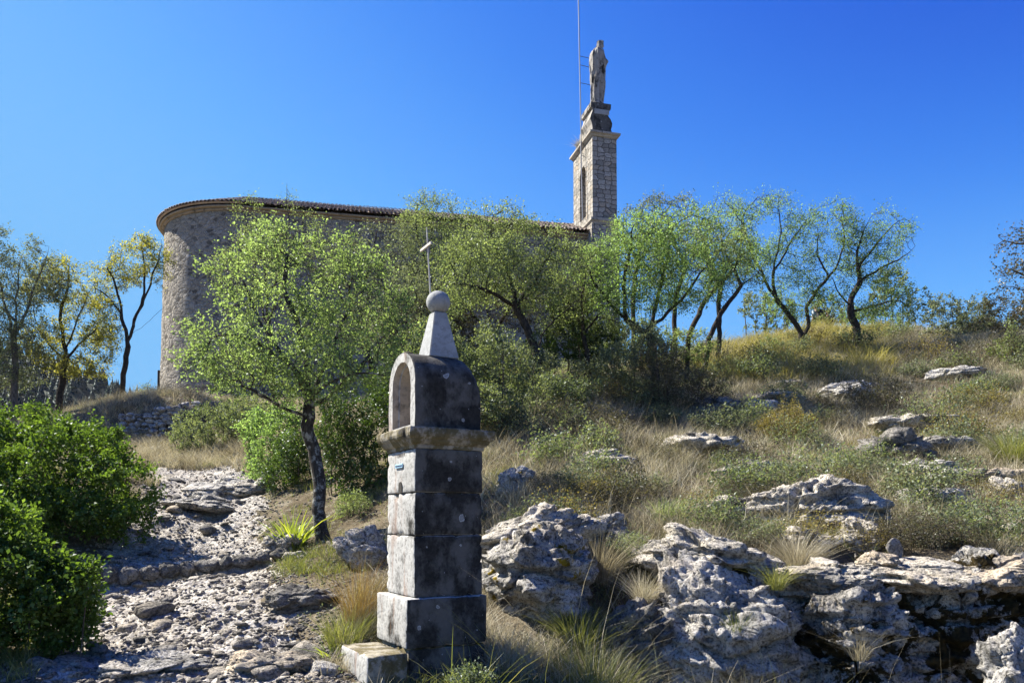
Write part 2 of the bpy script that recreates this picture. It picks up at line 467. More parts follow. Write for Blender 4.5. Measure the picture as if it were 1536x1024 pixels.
def mat_ashlar(name):
    m, nt, out = M_new(name)
    tc = nt.nodes.new('ShaderNodeTexCoord')
    u = N(nt, 'ShaderNodeSeparateXYZ'); nt.links.new(tc.outputs['Object'], u.inputs[0])
    x = math_(nt, 'ADD', u.outputs[0], math_(nt, 'MULTIPLY', u.outputs[1], 1.0))
    comb = N(nt, 'ShaderNodeCombineXYZ'); nt.links.new(x, comb.inputs[0]); nt.links.new(u.outputs[2], comb.inputs[1])
    wob = N(nt, 'ShaderNodeTexNoise', i_Scale=3.0, i_Detail=3.0); nt.links.new(tc.outputs['Object'], wob.inputs['Vector'])
    vm = N(nt, 'ShaderNodeVectorMath', operation='MULTIPLY_ADD'); nt.links.new(wob.outputs['Color'], vm.inputs[0]); vm.inputs[1].default_value = (.06, .06, 0); nt.links.new(comb.outputs[0], vm.inputs[2])
    mp = nt.nodes.new('ShaderNodeMapping'); mp.inputs['Scale'].default_value = (2.7, 4.0, 1); nt.links.new(vm.outputs[0], mp.inputs[0])
    f1 = N(nt, 'ShaderNodeTexVoronoi', voronoi_dimensions='2D', distance='CHEBYCHEV', i_Scale=1.0, i_Randomness=.62); nt.links.new(mp.outputs[0], f1.inputs['Vector'])
    f2 = N(nt, 'ShaderNodeTexVoronoi', voronoi_dimensions='2D', distance='CHEBYCHEV', feature='F2', i_Scale=1.0, i_Randomness=.62); nt.links.new(mp.outputs[0], f2.inputs['Vector'])
    e = math_(nt, 'SUBTRACT', f2.outputs['Distance'], f1.outputs['Distance'])
    joint = ramp(nt, e, [(.02, gray(1)), (.09, gray(0))])
    sp = N(nt, 'ShaderNodeSeparateColor'); nt.links.new(f1.outputs['Color'], sp.inputs[0])
    st = ramp(nt, sp.outputs[0], [(0, (.24, .225, .20)), (.5, (.36, .335, .295)), (.85, (.46, .43, .385)), (1, (.40, .33, .25))])
    c = mix(nt, joint, st, (.13, .115, .095))
    n2 = noise(nt, tc.outputs['Object'], 12, 6, .7)
    c = mix(nt, ramp(nt, n2, [(.38, gray(.7)), (.55, gray(0))]), c, (.15, .135, .11))
    n1 = noise(nt, tc.outputs['Object'], 1.7, 4)
    c = mix(nt, ramp(nt, n1, [(.5, gray(0)), (.7, gray(.4))]), c, (.30, .27, .21))
    hh = math_(nt, 'SUBTRACT', 1.0, joint)
    finish(nt, out, c, bump(nt, n2, .8, .04, bump(nt, hh, 1.0, .07)), .95, .1)
    return m

def mat_concrete(name, base=(.50, .485, .455), dark=.3, patina=0.0, moss=0.0, rust=0.0, spots=.0):
    """old cast stone: pale, pitted; patina = how far black crust has taken over"""
    m, nt, out = M_new(name)
    v = coords(nt, 'Object')
    n1 = noise(nt, v, 2.6, 6, .65); n2 = noise(nt, v, 22, 7, .7); n3 = noise(nt, v, 95, 4, .7)
    c = ramp(nt, n1, [(.3, tuple(x * .72 for x in base)), (.55, base), (.75, tuple(min(1, x * 1.16) for x in base))])
    c = mix(nt, ramp(nt, n2, [(.36, gray(dark)), (.52, gray(0))]), c, (.12, .115, .105))
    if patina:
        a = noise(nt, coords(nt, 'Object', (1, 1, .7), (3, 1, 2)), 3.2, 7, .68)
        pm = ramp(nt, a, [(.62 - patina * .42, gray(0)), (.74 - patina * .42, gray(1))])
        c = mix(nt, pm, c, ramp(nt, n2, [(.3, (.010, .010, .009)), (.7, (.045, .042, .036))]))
    if rust:
        r_ = noise(nt, coords(nt, 'Object', (7, 7, .9)), 1.0, 4, .6)
        c = mix(nt, ramp(nt, r_, [(.56, gray(0)), (.68, gray(rust))]), c, (.22, .10, .045))
    if moss:
        q = noise(nt, v, 7, 6, .7)
        c = mix(nt, ramp(nt, q, [(.62 - moss * .2, gray(0)), (.70 - moss * .2, gray(.8))]), c, (.09, .07, .022))
    if spots:
        sv = N(nt, 'ShaderNodeTexVoronoi', voronoi_dimensions='2D', i_Scale=5.5, i_Randomness=1.0)
        nz = N(nt, 'ShaderNodeTexNoise', i_Scale=30.0, i_Detail=2.0); nt.links.new(v, nz.inputs['Vector'])
        vm = N(nt, 'ShaderNodeVectorMath', operation='MULTIPLY_ADD'); nt.links.new(nz.outputs['Color'], vm.inputs[0]); vm.inputs[1].default_value = (.03, .03, .03); nt.links.new(v, vm.inputs[2])
        sx_ = N(nt, 'ShaderNodeSeparateXYZ'); nt.links.new(vm.outputs[0], sx_.inputs[0])
        cb_ = N(nt, 'ShaderNodeCombineXYZ'); nt.links.new(math_(nt, 'SUBTRACT', sx_.outputs[0], sx_.outputs[1]), cb_.inputs[0]); nt.links.new(sx_.outputs[2], cb_.inputs[1])
        nt.links.new(cb_.outputs[0], sv.inputs['Vector'])
        sp = N(nt, 'ShaderNodeSeparateColor'); nt.links.new(sv.outputs['Color'], sp.inputs[0])
        rr = math_(nt, 'MULTIPLY', math_(nt, 'POWER', sp.outputs[1], 4.0), .16)
        dist = math_(nt, 'DIVIDE', sv.outputs['Distance'], math_(nt, 'ADD', rr, .022))
        disc = ramp(nt, math_(nt, 'MULTIPLY', dist, .5), [(0, gray(.55)), (.3, gray(.35)), (.42, gray(1)), (.5, gray(0))])
        fac = math_(nt, 'MULTIPLY', disc, math_(nt, 'GREATER_THAN', sp.outputs[0], 1 - spots))
        c = mix(nt, math_(nt, 'MULTIPLY', fac, .85), c, (.50, .51, .50))
    h = bump(nt, n2, .5, .012)
    finish(nt, out, c, bump(nt, n3, .5, .004, h), .9, .2)
    return m

MAT = {}
MAT['ground'] = mat_ground('dry soil')
MAT['path'] = mat_path('worn limestone path')
MAT['rock'] = mat_rock('limestone')
MAT['rock_dark'] = mat_rock('weathered and shade grey limestone', 0, (1, .98, .95), 1.0, val=.62)  # weathered rock; also paints the shade of the low boulder
MAT['rock_pale'] = mat_rock('bleached limestone', 0, (1.14, 1.09, 1.0), .0, val=1.1)
MAT['gravel'] = mat_rock('grey brown rubble', 0, (1.06, .99, .89), .5, val=.85)
MAT['rock_face'] = mat_rock('limestone face with dark moss', .62, (1, .985, .95), .4, ((.024, .020, .010), (.085, .062, .024)))
MAT['rock_moss'] = mat_rock('mossy limestone', .55)
MAT['rock_ochre'] = mat_rock('limestone with ochre moss', .42, (1, 1, 1), .3, ((.10, .07, .01), (.36, .26, .03)))
MAT['rock_warm'] = mat_rock('ochre limestone', 0, (1.08, .95, .78), .0)
MAT['rubble'] = mat_rubble('rubble masonry')
MAT['ashlar'] = mat_ashlar('coursed stone')
MAT['trim'] = mat_concrete('carved limestone trim', (.40, .36, .30), .6, .15)
MAT['statue'] = mat_concrete('weathered statue stone', (.33, .31, .28), .5, .32)
MAT['tile'] = mat_concrete('old clay roof tiles', (.48, .38, .30), .6, .12)
MAT['genoise'] = mat_concrete('plastered eave cornice', (.34, .27, .19), .5, .15)
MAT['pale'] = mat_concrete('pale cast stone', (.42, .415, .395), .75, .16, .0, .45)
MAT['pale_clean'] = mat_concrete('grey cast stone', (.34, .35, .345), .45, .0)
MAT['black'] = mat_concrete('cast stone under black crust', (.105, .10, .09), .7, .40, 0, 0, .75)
MAT['mossy'] = mat_concrete('cast stone with moss and crust', (.30, .27, .21), .7, .30, .75)
MAT['niche'] = mat_concrete('stained niche stone', (.36, .32, .27), .5, .12, 0, .3)
MAT['iron'] = mat_plain('rusted iron', (.05, .04, .035), .7, .3)
MAT['zinc'] = mat_plain('dull zinc', (.30, .31, .33), .5, .4)
MAT['zinc_plain'] = mat_plain('grey rod metal', (.28, .29, .31), .5, .2, .03, 2)
MAT['crosspaint'] = mat_plain('flaking pale paint on iron', (.50, .46, .38), .6)
MAT['bark'] = mat_bark('dark tree bark', (.022, .018, .015), (.075, .062, .052))
MAT['bark_lichen'] = mat_bark('bark with grey lichen', (.022, .018, .015), (.075, .065, .055), .8)
MAT['bark_grey'] = mat_bark('grey bark', (.06, .052, .045), (.18, .16, .14))
MAT['twig'] = mat_bark('thin twigs', (.07, .055, .04), (.16, .13, .10))
# leaves: ramp runs from dark to bright leaf
MAT['leaf_front'] = mat_leaf('bright young maple leaves', [(.1, (0.085, 0.119, 0.051)), (.4, (0.179, 0.238, 0.097)), (.75, (0.282, 0.361, 0.162)), (1, (0.427, 0.475, 0.273))], .55, tcol=(1.4, 1.5, .8))
MAT['leaf_mid'] = mat_leaf('yellow green leaves', [(.1, (0.083, 0.101, 0.052)), (.5, (0.176, 0.216, 0.098)), (.8, (0.274, 0.332, 0.150)), (1, (0.390, 0.402, 0.232))], .5, tcol=(1.4, 1.45, .8))
MAT['leaf_bright'] = mat_leaf('fresh green leaves', [(.1, (0.083, 0.116, 0.047)), (.5, (0.174, 0.251, 0.093)), (.85, (0.278, 0.385, 0.155)), (1, (0.373, 0.448, 0.226))], .55, tcol=(1.4, 1.5, .8))
MAT['leaf_olive'] = mat_leaf('olive leaves', [(.1, (0.065, 0.079, 0.052)), (.5, (0.142, 0.169, 0.097)), (.9, (0.251, 0.281, 0.168)), (1, (0.295, 0.247, 0.181))], .4, tcol=(1.4, 1.4, .9))
MAT['leaf_yellow'] = mat_leaf('autumn yellow leaves', [(.1, (0.115, 0.129, 0.034)), (.5, (0.250, 0.248, 0.068)), (.85, (0.403, 0.356, 0.114)), (1, (0.442, 0.337, 0.137))], .55)
MAT['leaf_autumn'] = mat_leaf('turning autumn leaves', [(.1, (.08, .07, .03)), (.5, (.19, .15, .065)), (.8, (.24, .22, .09)), (1, (.34, .19, .09))], .4)
MAT['leaf_sage'] = mat_leaf('pale sage leaves', [(.1, (0.070, 0.099, 0.060)), (.5, (0.150, 0.185, 0.118)), (1, (0.270, 0.298, 0.213))], .45)
MAT['leaf_gloss'] = mat_leaf('glossy green bush leaves', [(.1, (0.032, 0.061, 0.013)), (.45, (0.082, 0.140, 0.027)), (.8, (0.154, 0.234, 0.049)), (1, (0.272, 0.337, 0.086))], .42, .05)
MAT['leaf_dark'] = mat_leaf('dark green leaves', [(.1, (0.026, 0.046, 0.016)), (.6, (0.065, 0.111, 0.029)), (1, (0.143, 0.208, 0.052))], .35, .10)
MAT['leaf_brown'] = mat_leaf('dusty brown green twig leaves', [(.1, (0.045, 0.040, 0.032)), (.5, (0.091, 0.084, 0.060)), (1, (0.155, 0.150, 0.097))], .3)
MAT['grass'] = mat_leaf('dry straw grass', [(.05, (.07, .06, .03)), (.3, (.22, .19, .12)), (.55, (.42, .38, .27)), (.8, (.62, .57, .44)), (1, (.20, .22, .09))], .3, .05, 1.6, (1.1, 1.05, .85))
MAT['grass_green'] = mat_leaf('green grass', [(.1, (.06, .075, .025)), (.5, (.15, .17, .06)), (.8, (.27, .27, .12)), (1, (.42, .38, .24))], .4, .05, .8)
MAT['grass_gold'] = mat_leaf('golden grass', [(.1, (.13, .12, .04)), (.4, (.26, .235, .09)), (.8, (.42, .37, .17)), (1, (.55, .49, .28))], .35, .04)
MAT['grass_rust'] = mat_leaf('rust coloured dry stems', [(.1, (.11, .07, .03)), (.5, (.24, .15, .07)), (1, (.36, .30, .14))], .3, .04)
MAT['iris'] = mat_leaf('broad yellow green blades', [(.1, (.09, .13, .02)), (.5, (.22, .28, .04)), (1, (.42, .42, .09))], .5, .15)
MAT['conifer'] = mat_leaf('conifer needles', [(.1, (.010, .020, .014)), (.6, (.020, .036, .024)), (1, (.036, .055, .034))], .15, .03, .05)
# ------------------------------------------------------------------ ground and path sheets
def build_ground():
    fr = np.linspace(-44, 44, 760)
    side = np.concatenate([np.linspace(46, 90, 40), np.linspace(93, 267, 50), np.linspace(270, 314, 40)])
    ang = np.radians(np.concatenate([fr, side]))
    R = np.concatenate([np.linspace(.0, 3.4, 18)[1:], np.geomspace(3.45, 46, 640), np.geomspace(47, 140, 60), np.geomspace(160, 4200, 14)])
    A, RR = np.meshgrid(ang, R)
    x = (np.sin(A) * RR).ravel(); y = (np.cos(A) * RR).ravel()
    z = np.concatenate([H(x[i:i + 100000], y[i:i + 100000]) for i in range(0, len(x), 100000)])
    na, nr = len(ang), len(R)
    V = np.c_[x, y, z]
    i = np.arange(nr - 1)[:, None]; j = np.arange(na)[None, :]; jn = (j + 1) % na
    F = np.stack([i * na + j, i * na + jn, (i + 1) * na + jn, (i + 1) * na + j], -1).reshape(-1, 4)[:, ::-1]
    V = np.r_[V, [[0, 0, float(H(0, 0)[0])]]]
    T = np.stack([np.full(na, len(V) - 1), np.roll(np.arange(na), -1), np.arange(na)], -1)
    c = V[F].mean(1)
    pd = path_d(c[:, 0], c[:, 1]) + .32 * perlin(np.c_[c[:, :2] * 2.1, 0 * c[:, 0]], 5) + .16 * perlin(np.c_[c[:, :2] * 9, 0 * c[:, 0]], 6)
    onp = (pd < 1.05) & (np.hypot(c[:, 0], c[:, 1]) < 30)
    def sub(Fs, name, mat):
        used, inv = np.unique(np.concatenate([f.ravel() for f in Fs]), return_inverse=True)
        out = []; k = 0
        for f in Fs:
            out.append(inv[k:k + f.size].reshape(f.shape)); k += f.size
        o = mesh(name, V[used], out, mat, smooth=True)
        o['kind'] = 'structure'
        return o
    sub([F[~onp], T], 'ground', MAT['ground'])
    sub([F[onp]], 'path', MAT['path'])
build_ground()

# ------------------------------------------------------------------ rocks
_ICO = {}
def ico(level):
    if level not in _ICO:
        bm = bmesh.new(); bmesh.ops.create_icosphere(bm, subdivisions=level, radius=1)
        _ICO[level] = (np.array([v.co[:] for v in bm.verts]), np.array([[v.index for v in f.verts] for f in bm.faces], np.int32)); bm.free()
    return _ICO[level]

def rock_mesh(level, seed, size, ang=.7, rough=.12, pits=.06, nplanes=14, pitscale=5.0):
    """an irregular stone: ball cut by random planes, then roughened and pitted; size = half extents"""
    D, F = ico(level)
    r = np.random.default_rng(seed)
    n = r.normal(size=(nplanes, 3)); n /= np.linalg.norm(n, axis=1)[:, None]
    h = r.uniform(.62, .95, nplanes)
    dd = D @ n.T
    rr = np.where(dd > .05, h / np.maximum(dd, .05), 9.0)
    k = 22.0
    soft = -np.log(np.exp(-k * np.minimum(rr, 3)).sum(1) + math.exp(-k * 1.15)) / k
    V = D * ((1 - ang) * .85 + ang * soft)[:, None]
    size = np.asarray(size, float)
    W = V * size
    s = float(size.mean())
    off = np.array([seed * 3.7, seed * 1.3, 0])
    Q = W + off
    wn = W / (np.linalg.norm(W, axis=1)[:, None] + 1e-9)
    disp = rough * s * (fbm(Q / s * 1.4, 5, seed, .55) * 1.5)
    if level >= 4:
        disp += rough * .4 * min(s, .5) * (fbm(Q * 4.5, 5, seed + 5, .7, True) - .3) * min(1, 1.0)
    if pits and level >= 4:
        wp = Q + .05 * np.c_[perlin(Q * 5, 1), perlin(Q * 5, 2), perlin(Q * 5, 3)]
        p1 = worley(wp * pitscale, seed)
        msk = sstep(-.15, .25, perlin(Q * 1.7, seed + 9))
        disp -= pits * msk * sstep(.42, .12, p1)
        p2 = worley(wp * pitscale * 2.6, seed + 3)
        disp -= pits * .35 * sstep(.45, .1, p2)
    if level >= 5:
        cr = 1 - np.abs(perlin(Q / s * np.array([.9, .9, 1.6]), seed + 21)) * 2; disp -= .16 * min(s, .6) * sstep(.78, 1, cr)
        st_ = perlin(np.c_[Q[:, 0] * .7, Q[:, 1] * .7, Q[:, 2] * 9], seed + 31); disp += .05 * min(s, .5) * np.sign(st_) * sstep(0, .12, np.abs(st_))
    if level >= 5:
        wq = Q + .06 * np.c_[perlin(Q * 4, 1), perlin(Q * 4, 2), perlin(Q * 4, 3)]
        disp += .15 * min(s, .6) * cell3(wq / min(s, .6) * np.array([1.1, 1.1, 1.9]), seed) + .05 * min(s, .5) * cell3(wq / min(s, .5) * np.array([3.6, 3.6, 5.5]), seed + 2)
    W = W + wn * disp[:, None]
    return W, F

ROCKS = []
def rock(px, py, w, h, label, mat='rock', seed=0, level=5, dep=.75, sink=.35, yaw=None, tilt=0, group='limestone rocks breaking through the hillside', ang=.72, rough=.2, pits=.06, name='limestone_rock', loc=None, cat='rock', pitscale=5.0):
    b = ghit(px, py) if loc is None else P(px, py, loc)
    Y = b[1]
    wm = w / FPX * Y; hm = h / FPX * Y
    if name != 'loose_stone': ROCKS.append((b[0], b[1] + (wm * .3 if loc is None else 0), wm * .5))
    V, F = rock_mesh(level, seed, (wm * .62, wm * .62 * dep, max(hm, wm * .2) * ((.62 + sink * .45) if loc is None else .60)), ang, rough, pits, pitscale=pitscale)
    r = np.random.default_rng(seed); a = r.uniform(-.4, .4) if yaw is None else yaw
    c, s = math.cos(a), math.sin(a)
    V = V @ np.array([[c, -s, 0], [s, c, 0], [0, 0, 1]]).T
    if tilt: V[:, 2] += V[:, 0] * tilt
    ctr = b + np.array([0, wm * .5 * dep * .7, 0])
    if loc is None:
        ctr[2] = Hp(ctr[0], ctr[1])
        ctr[2] = min(ctr[2], b[2] + .35 * hm) + hm * .22
    else: ctr = b + np.array([0, wm * .15, hm * .5])
    o = mesh(name, V + ctr, F, MAT[mat], None, ctr, smooth=True)
    tag(o, label, cat, group)
    return o

# ------------------------------------------------------------------ plants
def leaf_quads(c, t, nrm, size, fold=.18, asp=.32):
    """c base points, t directions, nrm approx normals"""
    t = t / (np.linalg.norm(t, axis=1)[:, None] + 1e-9)
    w = np.cross(nrm, t); w /= np.linalg.norm(w, axis=1)[:, None] + 1e-9
    n2 = np.cross(t, w)
    s = size[:, None]
    V = np.stack([c, c + t * s * .5 + w * s * asp + n2 * s * fold, c + t * s, c + t * s * .5 - w * s * asp + n2 * s * fold], 1).reshape(-1, 3)
    F = np.arange(len(V), dtype=np.int32).reshape(-1, 4)
    return V, F

def grow(nodes, parents, att, D, infl, kill, iters, r, trop=(0, 0, .12), wob=.25):
    pos = [np.array(p, float) for p in nodes]; par = list(parents)
    A = att.copy(); Pn = np.array(pos)
    d = np.full(len(A), 1e9); near = np.zeros(len(A), int)
    def upd(new, base):
        nonlocal d, near
        for k in range(0, len(new), 400):
            dd = np.linalg.norm(A[:, None] - new[None, k:k + 400], axis=2)
            j = dd.argmin(1); m = dd[np.arange(len(A)), j]
            b = m < d
            d[b] = m[b]; near[b] = base + k + j[b]
    upd(Pn, 0)
    trop = np.array(trop)
    stale = {}
    for it in range(iters):
        if len(A) == 0: break
        act = d < infl
        if not act.any(): infl *= 1.6; continue
        idx = near[act]; v = A[act] - Pn[idx]; v /= np.linalg.norm(v, axis=1)[:, None] + 1e-9
        u, inv = np.unique(idx, return_inverse=True)
        s = np.zeros((len(u), 3)); np.add.at(s, inv, v)
        s /= np.linalg.norm(s, axis=1)[:, None] + 1e-9
        s += trop + r.normal(size=s.shape) * wob
        s /= np.linalg.norm(s, axis=1)[:, None] + 1e-9
        ok = np.array([stale.get(int(q), 0) < 4 for q in u])
        if not ok.any(): break
        for q in u: stale[int(q)] = stale.get(int(q), 0) + 1
        new = Pn[u[ok]] + s[ok] * D
        base = len(Pn)
        Pn = np.r_[Pn, new]; par += [int(q) for q in u[ok]]
        upd(new, base)
        keep = d > kill
        A = A[keep]; d = d[keep]; near = near[keep]
        if len(Pn) > 9000: break
    return Pn, np.array(par)

def branches_mesh(Pn, par, rb, tip, k=6, flare=1.0):
    n = len(Pn)
    tips = np.zeros(n); ch = np.zeros(n, int); main = np.full(n, -1); mt = np.zeros(n)
    for i in range(n - 1, -1, -1):
        if ch[i] == 0: tips[i] = 1
        p = par[i]
        if p >= 0:
            tips[p] += tips[i]; ch[p] += 1
            if tips[i] > mt[p]: mt[p] = tips[i]; main[p] = i
    ex = math.log(max(rb / tip, 1.5)) / math.log(max(tips[0], 2))
    R = tip * tips ** ex
    vin = np.zeros((n, 3)); has = par >= 0
    vin[has] = Pn[has] - Pn[par[has]]
    vout = vin.copy(); mm = main >= 0; vout[mm] = Pn[main[mm]] - Pn[mm]
    D = vin / (np.linalg.norm(vin, axis=1)[:, None] + 1e-9) + vout / (np.linalg.norm(vout, axis=1)[:, None] + 1e-9)
    D /= np.linalg.norm(D, axis=1)[:, None] + 1e-9
    e = np.nonzero(has)[0]; p = par[e]
    ismain = main[p] == e
    ed = vin[e] / (np.linalg.norm(vin[e], axis=1)[:, None] + 1e-9)
    d0 = np.where(ismain[:, None], D[p], ed); r0 = np.where(ismain, R[p], R[e]); d1 = D[e]; r1 = R[e]
    def ring(c, d, r):
        ref = np.tile([[.31, .17, .05]], (len(d), 1)); ref[:, 0] = 1
        bad = np.abs(d[:, 0]) > .97
        ref[bad] = (0, 1, 0)
        u = np.cross(ref, d); u /= np.linalg.norm(u, axis=1)[:, None] + 1e-9
        w = np.cross(d, u)
        a = np.linspace(0, 2 * math.pi, k, endpoint=False)
        return c[:, None] + r[:, None, None] * (np.cos(a)[None, :, None] * u[:, None] + np.sin(a)[None, :, None] * w[:, None])
    V = np.concatenate([ring(Pn[p], d0, r0), ring(Pn[e], d1, r1)], 1).reshape(-1, 3)
    b = (np.arange(len(e)) * 2 * k)[:, None]; j = np.arange(k)[None]; jn = (j + 1) % k
    F = np.stack([b + j, b + jn, b + k + jn, b + k + j], -1).reshape(-1, 4).astype(np.int32)
    return V, F, tips, ch, D

def ell_pts(r, c, rx, ry, rz, n, hollow=.35, clump=0.0, cs=1.0, seed=0):
    out = []
    tot = 0
    while tot < n:
        q = r.normal(size=(n * 3, 3)); q /= np.linalg.norm(q, axis=1)[:, None]
        q *= (hollow + (1 - hollow) * r.random(len(q))[:, None] ** .6)
        q = q * np.array([rx, ry, rz]) + c
        if clump:
            q = q[perlin(q * cs, seed) > -(.35 - clump * .5)]
        out.append(q); tot += len(q)
        if len(out) > 20: break
    return np.concatenate(out)[:n]

def resample(pts, D):
    pts = np.asarray(pts, float); out = [pts[0]]
    # light smoothing with a Catmull-Rom curve
    q = np.r_[[2 * pts[0] - pts[1]], pts, [2 * pts[-1] - pts[-2]]]
    dense = []
    for i in range(1, len(q) - 2):
        for t in np.linspace(0, 1, 12, endpoint=False):
            a, b, c, d = q[i - 1], q[i], q[i + 1], q[i + 2]
            dense.append(.5 * ((2 * b) + (c - a) * t + (2 * a - 5 * b + 4 * c - d) * t * t + (3 * b - a - 3 * c + d) * t ** 3))
    dense.append(pts[-1]); last = dense[0]; out = [last]
    for p in dense[1:]:
        if np.linalg.norm(p - last) >= D: out.append(p); last = p
    return out

def tree(name, label, cat, base_px, limbs, blobs, leafmat, rb=.12, n=900, D=.14, leaf=.055, lpt=6, tw=2, tip=.005, seed=1, Y=None, bark='bark',
         group=None, trop=(0, 0, .12), wob=.25, clump=.5, cs=1.2, thin=3, twl=.2, crown='crown', base=None, up=.35, infl=None, killf=1.9, spread=.13, k=7, kill_leaf=None):
    """base_px: pixel of the foot; limbs: polylines [(px,py,dy),...] where dy is metres in depth from the foot; the first is the trunk and the
    others start at the nearest node; blobs: (px,py,rx,ry,dy,rdepth_factor,weight)"""
    far = name != 'maple_tree'
    tw = int(tw * 2.2 + .5); lpt = int(lpt * (1.45 if far else 1.4) + .5); n = int(n * (3.0 if far else 1.6)); killf = 1.35; thin = thin + 2; twl *= 1.5
    if far: leaf *= .78; rb *= .64; D *= .9; clump *= .95; tip *= .8; blobs = [(b[0], b[1] + 6, b[2] * .96, b[3] * .9) + tuple(b[4:]) for b in blobs]
    r = np.random.default_rng(seed)
    B = ghit(*base_px) if base is None else np.array(base, float)
    if Y is not None:
        q = P(base_px[0], base_px[1], Y); B = np.array([q[0], q[1], Hp(q[0], q[1])])
    B[2] -= .08
    nodes = []; par = []
    for li, L in enumerate(limbs):
        pts = [P(px, py, B[1] + dy) for px, py, dy in L]
        if li == 0:
            pts = [B] + pts
            rs = resample(pts, D)
            for i, p in enumerate(rs): nodes.append(p); par.append(i - 1)
        else:
            A = np.array(nodes); s = int(np.linalg.norm(A - pts[0], axis=1).argmin())
            rs = resample([nodes[s]] + pts[1:], D)[1:]
            for i, p in enumerate(rs): nodes.append(p); par.append(s if i == 0 else len(nodes) - 2)
    NN = np.array(nodes); wv = np.c_[perlin(NN * 1.6, seed), perlin(NN * 1.6, seed + 50), .4 * perlin(NN * 1.6, seed + 90)] * .07 * np.clip(np.linalg.norm(NN - B, axis=1) / 1.0, 0, 1)[:, None]
    nodes = [nodes[0]] + [nodes[i] + wv[i] + r.normal(size=3) * D * .06 for i in range(1, len(nodes))]
    att = []
    tw_ = sum(b[6] if len(b) > 6 else b[2] * b[3] for b in blobs)
    for bi, b in enumerate(blobs):
        Yb = B[1] + b[4]; c = P(b[0], b[1], Yb); rx = b[2] / FPX * Yb; rz = b[3] / FPX * Yb; ry = rx * (b[5] if len(b) > 5 else .85)
        w = (b[6] if len(b) > 6 else b[2] * b[3]) / tw_
        att.append(ell_pts(r, c, rx, ry, rz, max(8, int(n * w)), .25, clump, cs, seed + bi))
    att = np.concatenate(att)
    gz = Hs(att[:, 0], att[:, 1]); att = att[att[:, 2] > gz + .15]
    Pn, pr = grow(nodes, par, att, D, infl or D * 7, D * killf, 160, r, trop, wob)
    V, F, tips, ch, Dn = branches_mesh(Pn, pr, rb, tip, k)
    # flare of the foot
    hgt = V[:, 2] - B[2]; fl = 1 + .55 * np.exp(-np.clip(hgt, 0, 9) / .12)
    nearb = np.hypot(V[:, 0] - B[0], V[:, 1] - B[1]) < rb * 3
    V[nearb, :2] = B[:2] + (V[nearb, :2] - B[:2]) * fl[nearb, None]
    root = empty(name, B, 0, label, cat, group)
    mesh('trunk', V, F, MAT[bark], root, B, smooth=True)
    # twiglets and leaves
    idx = np.nonzero(tips <= thin)[0]
    idx = idx[idx >= len(nodes)]
    src = np.repeat(idx, tw); m = len(src)
    d = Dn[src] * .9 + r.normal(size=(m, 3)) * .9 + np.array([0, 0, up]); d /= np.linalg.norm(d, axis=1)[:, None]
    L = twl * r.uniform(.5, 1.3, m)
    tipp = Pn[src] + d * L[:, None]
    ref = np.cross(d, r.normal(size=(m, 3))); ref /= np.linalg.norm(ref, axis=1)[:, None]
    w3 = np.cross(d, ref); rr = tip * .55
    b0 = Pn[src]
    TV = np.stack([b0 + ref * rr, b0 - ref * rr * .5 + w3 * rr * .87, b0 - ref * rr * .5 - w3 * rr * .87, tipp], 1).reshape(-1, 3)
    q = (np.arange(m) * 4)[:, None]
    TF = np.concatenate([q + np.array([[0, 1, 3]]), q + np.array([[1, 2, 3]]), q + np.array([[2, 0, 3]])]).astype(np.int32)
    mesh('twigs', TV, TF, MAT['twig' if bark != 'bark' else 'bark'], root, B)
    s2 = np.repeat(np.arange(m), lpt); ml = len(s2)
    t = r.random(ml) * 1.1
    c = b0[s2] + d[s2] * (L[s2] * t)[:, None] + r.normal(size=(ml, 3)) * spread * .4
    if clump:
        keep = perlin(c * cs * 1.7, seed + 77) > -.42 + .16 * clump
        c = c[keep]; s2 = s2[keep]; ml = len(c)
    ld = d[s2] * .5 + r.normal(size=(ml, 3)) * .8 + np.array([0, 0, .1])
    nr = r.normal(size=(ml, 3)) * .75 + np.array([0, 0, .8])
    LV, LF = leaf_quads(c, ld, nr, leaf * r.uniform(.55, 1.25, ml))
    mesh(crown, LV, LF, MAT[leafmat], root, B)
    return root, len(LF)

